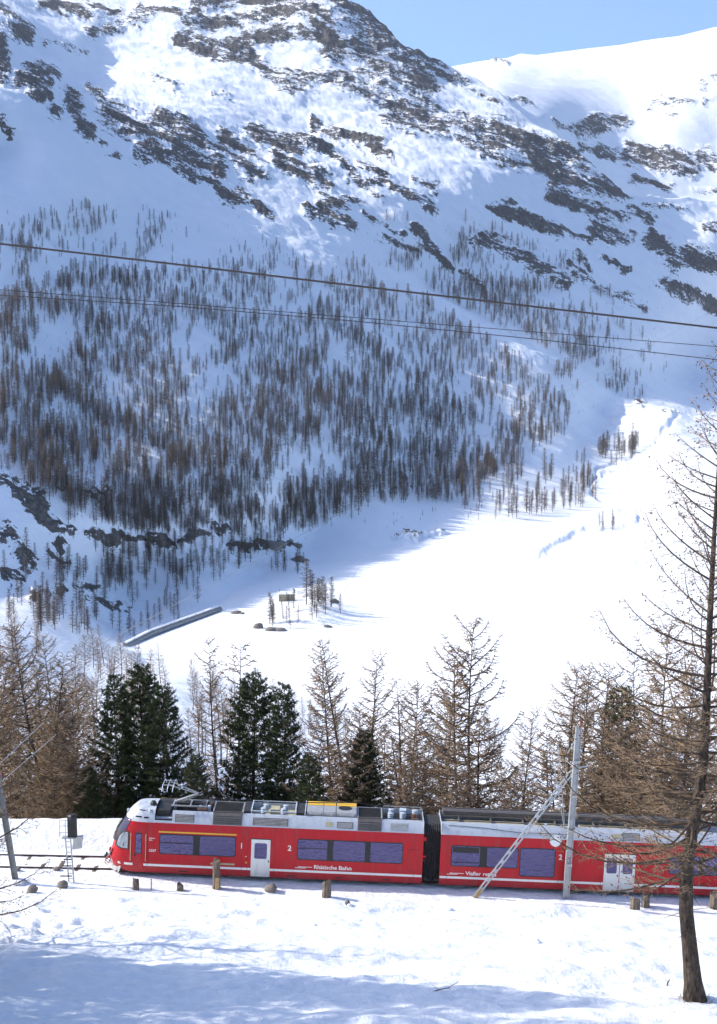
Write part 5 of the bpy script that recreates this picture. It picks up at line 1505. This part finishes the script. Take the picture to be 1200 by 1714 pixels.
# strut: two angle irons joined by battens
dv = (p1 - p0).normalized(); nn = dv.cross(Vector((0, 1, 0))).normalized()
for k in (-1, 1):
    mb = MB(); mb.bar(p0 + nn * k * .085, p1 + nn * k * .085, .07, .05, up=(0, 1, 0)); mb.build('strut_angle', M['galv'], mast)
Ls = (p1 - p0).length
for k in range(14):
    c_ = p0 + dv * Ls * (k + .5) / 14; mb = MB(); mb.obox(c_, dv * .10, nn * .06, Vector((0, .012, 0))); mb.build('batten', M['galv'], mast)
w0 = p1 - dv * .9
mb = MB(); mb.bar(w0 + Vector((0, -.08, 0)), p1 + Vector((0, -.08, 0)), .16, .05, up=(0, 1, 0)); mb.build('strut_foot', M['freshwood'], mast)
d0 = at(930, 1407, f.y - .25) - f
mb = MB(); mb.lathe(d0, [(.30, 0), (.31, .02), (.31, .035), (.1, .04)], 24, (0, -1, .1)); mb.build('sign_disc', M['letter'], mast)
mb = MB(); mb.bar(d0 + Vector((0, .03, 0)), (tv.x * .3, 0, d0.z), .05, .04); mb.build('sign_bracket', M['galv'], mast)
for t0, e_ in ((.76, (.55, 4.1, 5.4)), (.955, (.6, 4.0, 6.6)), (.76, (.5, 4.0, 6.2))):
    mb = MB(); mb.tube([tv * t0, Vector(e_)], .035, 6); mb.build('cantilever_tube', M['galv'], mast)
insulator(mast, tv.x * .76 + .15, .2, tv.z * .76, .32, .09, 'red_ins'); insulator(mast, tv.x + .12, 0, tv.z - .05, .35, .09, 'red_ins')
mb = MB(); mb.bar(tv * .765, tv * .765 + Vector((.75, .1, .03)), .08, .06); mb.build('bracket', M['galv'], mast)
for k in range(4):
    t = .2 + .2 * k; mb = MB(); c_ = tv * t; mb.box(c_.x - .19, c_.x + .19, -.16, -.135, c_.z - .05, c_.z + .05); mb.build('clamp', M['panel'], mast)
for dx in (-.9, -.35):      # thin pale rods beside the mast
    a_ = at(921 if dx < -.5 else 934, 1245, f.y + 1) - f; b_ = at(946, 1395, f.y + 1) - f
    mb = MB(); mb.tube([a_, b_], .022, 5); mb.build('stay_rod', M['galv'], mast)

# contact and carrier wires above the track
def wire(name, pts, r, mat, label, sides=5):
    mb = MB(); mb.tube(pts, r, sides); o = mb.build(name, M[mat], None, True); tag(o, label, 'wire'); return o
xs = np.arange(-60, 61, 4.0)
wire('contact_wire', [(x, TRACK_Y, float(track_z(x)) + 4.86) for x in xs], .008, 'dark', 'thin contact wire running above the train roof')
wire('carrier_wire', [(x, TRACK_Y, float(track_z(x)) + 5.5 + .55 * (((x - 1) % 30 - 15) / 15) ** 2) for x in xs], .007, 'dark', 'thin carrier wire sagging above the contact wire')

# cables spanning the view
def span(name, pts, d, r, mat, label):
    P = [at(px, py, d) for px, py in pts]
    return wire(name, P, r, mat, label)
c_ = span('aerial_cable', [(-500, 347), (0, 408), (300, 443), (600, 479), (900, 514), (1200, 549), (1700, 607)], 27, .019, 'cablem', 'thick dark cable crossing the whole view in front of the forest slope')
span('aerial_cable', [(-500, 444), (0, 485), (300, 508), (600, 532), (900, 556), (1200, 580), (1700, 622)], 40, .010, 'cablem', 'upper of the two thin cables crossing the view below the thick one')
span('aerial_cable', [(-500, 468), (0, 494), (300, 513), (600, 538), (900, 568), (1200, 602), (1700, 662)], 40, .012, 'cablem', 'lower of the two thin cables crossing the view below the thick one')
P = [at(-60, 1200, 260), at(60, 1132, 380), at(200, 1062, 560), at(420, 944, 900), at(520, 886, 1130), at(700, 790, 1500), at(900, 682, 1900), at(1190, 522, 2600), at(1400, 400, 3200)]
wire('power_line', P, .13, 'wirem', 'pale power line rising diagonally across the far forest slope')

# ------------------------------------------------------------------ stumps, stones, sticks on the bank
def lump(name, c, sx, sy, sz, seed, mat, label, cat, group=None, cap=None, parent=None):
    rg = np.random.RandomState(seed); mb = MB(); nu, nv = 12, 8
    for i in range(nv + 1):
        th = math.pi * i / nv
        for k in range(nu):
            ph = 2 * math.pi * k / nu
            v = np.array([math.sin(th) * math.cos(ph), math.sin(th) * math.sin(ph), math.cos(th)])
            r = 1 + .28 * float(vnoise2(v[0] * 1.7 + seed, v[1] * 1.7 + v[2] * 2.1, seed)) * 2
            mb.v.append(tuple(v * r * np.array([sx, sy, sz])))
    for i in range(nv):
        for k in range(nu): mb.f.append((i * nu + k, (i + 1) * nu + k, (i + 1) * nu + (k + 1) % nu, i * nu + (k + 1) % nu)); mb.m.append(0)
    o = mb.build(name, M[mat], parent, True); o.location = c
    if label: tag(o, label, cat, group)
    return o
GP = 'stumps and stones along the track edge'
def stub(px, py, w, h, kind, label, seed, cat=None):
    """fence stub or stone whose foot is seen at (px, py); w and h in photo pixels"""
    f = hit(px, py); k = (f.y * CP - (f.z - CZ) * SP) / F
    w, h = w * k, h * k * 1.03
    if kind == 'stone':
        return lump('boulder', f + Vector((0, 0, h * .35)), w / 2, w / 2.4, h * .62, seed, 'stone', label, 'stone', GP)
    e = empty('post_stump', f); tag(e, label, 'post', GP)
    rg = random.Random(seed); mb = MB(); n = 9; rows = 6
    for i in range(rows + 1):
        t = i / rows
        for q in range(n):
            a = 2 * math.pi * q / n; r = w / 2 * (1.08 - .12 * t + rg.uniform(-.06, .06))
            zz = -.25 + (h + .25) * t + (rg.uniform(-.07, .07) + .09 * math.cos(a + seed) if i == rows else 0)
            mb.v.append((math.cos(a) * r + .06 * t * w, math.sin(a) * r, zz))
    for i in range(rows):
        for q in range(n): mb.f.append((i * n + q, i * n + (q + 1) % n, (i + 1) * n + (q + 1) % n, (i + 1) * n + q)); mb.m.append(0)
    mb.f.append(tuple(rows * n + q for q in range(n))); mb.m.append(0)
    mb.build('post', M['wood'], e)
    return e
stub(54, 1494, 19, 15, 'stone', 'squat brown stone nearest the left mast foot', 1)
stub(104, 1487, 17, 14, 'stone', 'brown stone left of the signal post foot', 2)
stub(227, 1490, 11, 18, 'post', 'short wooden stump below the cab door', 3)
stub(301, 1491, 11, 10, 'post', 'very low wooden stump below the first window', 4)
pt = stub(362, 1487, 13, 46, 'post', 'tallest broken wooden post in front of the leading railcar', 5)
mb = MB(); mb.box(-.05, .19, -.235, -.15, 0.02, .62); o_ = mb.build('split_face', M['freshwood'], pt, bevel=.03)
stub(454, 1491, 21, 12, 'stone', 'flat grey stone below the white single door', 6)
stub(546, 1502, 15, 27, 'post', 'thick wooden stump below the train lettering', 7)
stub(581, 1515, 9, 8, 'stone', 'small brown stone right of the thick stump', 8)
stub(1062, 1522, 17, 19, 'post', 'left of two wooden stumps left of the big trunk', 9)
stub(1080, 1518, 14, 20, 'post', 'right of two wooden stumps left of the big trunk', 10)
stub(1196, 1520, 18, 24, 'post', 'wooden stump cut by the right edge beside the big trunk', 11)
stub(95, 1457, 12, 7, 'stone', 'small stone between the rails left of the signal', 12)
stub(30, 1458, 10, 6, 'stone', 'small stone on the near rail by the left mast', 13)
f = hit(253, 1489); e = empty('marker_stake', f); tag(e, 'thin dark metal stake in the snow below the cab', 'stake')
mb = MB(); mb.tube([(0, 0, -.2), (.01, 0, .52)], .025, 6); mb.build('rod', M['dark'], e)
mb = MB(); mb.tube([(.01, 0, .52), (.01, 0, .56)], [.035, .03], 6); mb.build('cap', M['dark'], e)
f = hit(745, 1660); rg = random.Random(9); mb = MB()
pts = [f + Vector((dx, dy, dz)) for dx, dy, dz in ((-.5, -.15, .03), (-.22, 0, .06), (.1, .12, .07), (.5, .42, .16))]
mb.tube(pts, [.022, .02, .016, .008], 5); mb.tube([pts[1], pts[1] + Vector((-.25, .3, .05))], [.012, .005], 4); mb.tube([pts[2], pts[2] + Vector((.12, -.2, .04))], [.012, .005], 4)
tag(mb.build('fallen_stick', M['branch']), 'forked stick lying on the shaded foreground snow', 'stick')
f = hit(1117, 1650); mb = MB(); mb.tube([f + Vector((-.03, 0, -.1)), f + Vector((.02, 0, .12)), f + Vector((.10, 0, .26))], [.03, .03, .012], 5); mb.tube([f + Vector((.02, 0, .12)), f + Vector((-.08, .05, .2))], [.015, .006], 4)
tag(mb.build('fallen_stick', M['branch']), 'short dark stub sticking out of the snow left of the big trunk', 'stick')
for k, (px, py, s) in enumerate(((898, 1580, 1.0), (752, 1524, .8), (526, 1550, .6), (585, 1516, .5))):
    f = hit(px, py); lump('snow_clod', f + Vector((0, 0, .03)), .22 * s, .2 * s, .16 * s, 60 + k, 'snowcap', ['lone snow lump casting a shadow at right of centre', 'snow lump below the coupling', 'small snow lump left of centre', 'tiny snow lump by the small stone'][k], 'snow lump', 'lumps of snow on the bank')

# ------------------------------------------------------------------ lake shore: hut, dam, rocks
def far_pt(px, py):
    x, y, z, _a, _b = far_xyz(np.array([float(px)]), np.array([float(py)])); return Vector((float(x[0]), float(y[0]), float(z[0])))
b = far_pt(480, 1008); k = b.y / F * 1.01
hut = empty('stone_hut', b); tag(hut, 'small ochre stone hut with snowy roof on the knoll by the lake', 'hut')
W = lambda px: (px - 480) * k
for (x0, x1, h, y0) in ((466.5, 478.5, 11.5, -1.0), (478.5, 493, 11.0, 0.6)):
    mb = MB(); mb.box(W(x0), W(x1), y0, y0 + 5, -1.5, h * k); w_ = mb.build('wall', M['hutwall'], hut)
    mb = MB(); mb.add([(W(x0) - .3, y0 - .3, h * k), (W(x1) + .3, y0 - .3, h * k), (W(x1) + .3, y0 + 5.3, h * k + .9), (W(x0) - .3, y0 + 5.3, h * k + .9), (W(x0) - .3, y0 - .3, h * k + .5), (W(x1) + .3, y0 - .3, h * k + .4), (W(x1) + .3, y0 + 5.3, h * k + 1.5), (W(x0) - .3, y0 + 5.3, h * k + 1.3)], [(0, 1, 5, 4), (1, 2, 6, 5), (2, 3, 7, 6), (3, 0, 4, 7), (4, 5, 6, 7), (3, 2, 1, 0)]); mb.build('roof', M['snowcap'], hut, bevel=.15)
mb = MB(); mb.box(W(486), W(493.5), .5, .58, 4.0, 4.6); mb.build('eaves', M['dark'], hut)
mb = MB(); mb.box(W(491.6), W(493.2), 1.5, 2.2, 4.6, 7.2); ch = mb.build('chimney', M['dark'], hut)
mb = MB(); mb.box(W(491.2), W(493.6), 1.4, 2.3, 7.2, 7.5); mb.build('cap', M['dark'], ch)
for px in (468.2,): 
    mb = MB(); mb.box(W(px) - .15, W(px) + .15, 0, .3, 4.5, 8.0); mb.build('vent_pipe', M['dark'], hut)
for px, zz in ((488, 2.9), (482, 2.2), (470, 2.4)):
    mb = MB(); y_ = .55 if px > 478.5 else -1.05; mb.box(W(px) - .35, W(px) + .35, y_, y_ + .08, zz - .4, zz + .4); mb.build('window', M['dark'], hut)

D = [(209, 1082), (250, 1067), (290, 1052), (330, 1037), (367, 1023)]
dp = [far_pt(*q) for q in D]
for q in dp: q.z = LAKE_Z
dam = empty('dam_wall', dp[0]); tag(dam, 'low straight concrete dam with snow on top at the lake outlet', 'dam')
for i in range(len(dp) - 1):
    a, b2 = dp[i] - dp[0], dp[i + 1] - dp[0]; u = (b2 - a).normalized(); n_ = Vector((-u.y, u.x, 0))
    c_ = (a + b2) / 2; L2 = (b2 - a).length / 2
    mb = MB(); mb.obox(c_ + Vector((0, 0, .2)), u * (L2 - .04), n_ * 1.0, Vector((0, 0, 1.7))); mb.build('wall_block', M['concrete'], dam)
    mb = MB(); mb.obox(c_ + Vector((0, 0, 2.25)), u * (L2 - .04), n_ * 1.15, Vector((0, 0, .33))); mb.build('snow_cap', M['snowcap'], dam, bevel=.2)
    mb = MB(); mb.obox(c_ - n_ * 1.6 + Vector((0, 0, .3)), u * (L2 - .04), n_ * .5, Vector((0, 0, .8))); mb.build('footing', M['concrete'], dam)
for k_ in range(12):
    t = k_ / 11; q = dp[0].lerp(dp[-1], t) - dp[0]
    mb = MB(); mb.tube([q + Vector((0, 0, 2.0)), q + Vector((0, 0, 3.3))], .12, 5); mb.build('railing_post', M['dark'], dam)
GB = 'rocks by the lake'
for px, py, sx, sz, lab in ((395, 1027, 3.6, 1.4, 'tan rocks on the snow between the dam and the hut'), (405, 1028, 2.0, .8, 'small tan rock beside the tan rocks near the dam'), (432, 1052, 3.0, 2.8, 'round rusty brown boulder left of the knoll'), (455, 1056, 5.0, 1.8, 'dark flat rock at the left foot of the knoll'), (470, 1057, 3.5, 1.3, 'dark rock at the front foot of the knoll'), (548, 1052, 2.5, 1.2, 'small dark rock at the right foot of the knoll'), (560, 1012, 3.0, 2.0, 'dark rock at the back of the knoll'), (500, 940, 7.0, 3.5, 'dark rock behind the shore larches above the hut'), (455, 914, 14, 4.0, 'long brown rock ledge above the lake corner'), (495, 914, 6, 2.0, 'small dark ledge right of the long brown ledge')):
    c = far_pt(px, py); lump('boulder', c + Vector((0, 0, sz * .2)), sx, sx * .7, sz, int(px), 'stone', lab, 'rock', GB)
HAZE_DENSITY = 0.000024
hm = bpy.data.materials.new('thin_winter_air'); hm.use_nodes = True
hn = hm.node_tree
for n_ in list(hn.nodes):
    if n_.type == 'BSDF_PRINCIPLED': hn.nodes.remove(n_)
pv = hn.nodes.new('ShaderNodeVolumePrincipled')
pv.inputs['Color'].default_value = (0.86, 0.91, 1.0, 1)
pv.inputs['Density'].default_value = HAZE_DENSITY
pv.inputs['Anisotropy'].default_value = 0.2
hn.links.new(pv.outputs[0], hn.nodes['Material Output'].inputs['Volume'])
hb = MB(); hb.box(-5200, 5200, -400, 8200, -900, 1900)
ho = hb.build('haze', hm); tag(ho, kind='stuff')
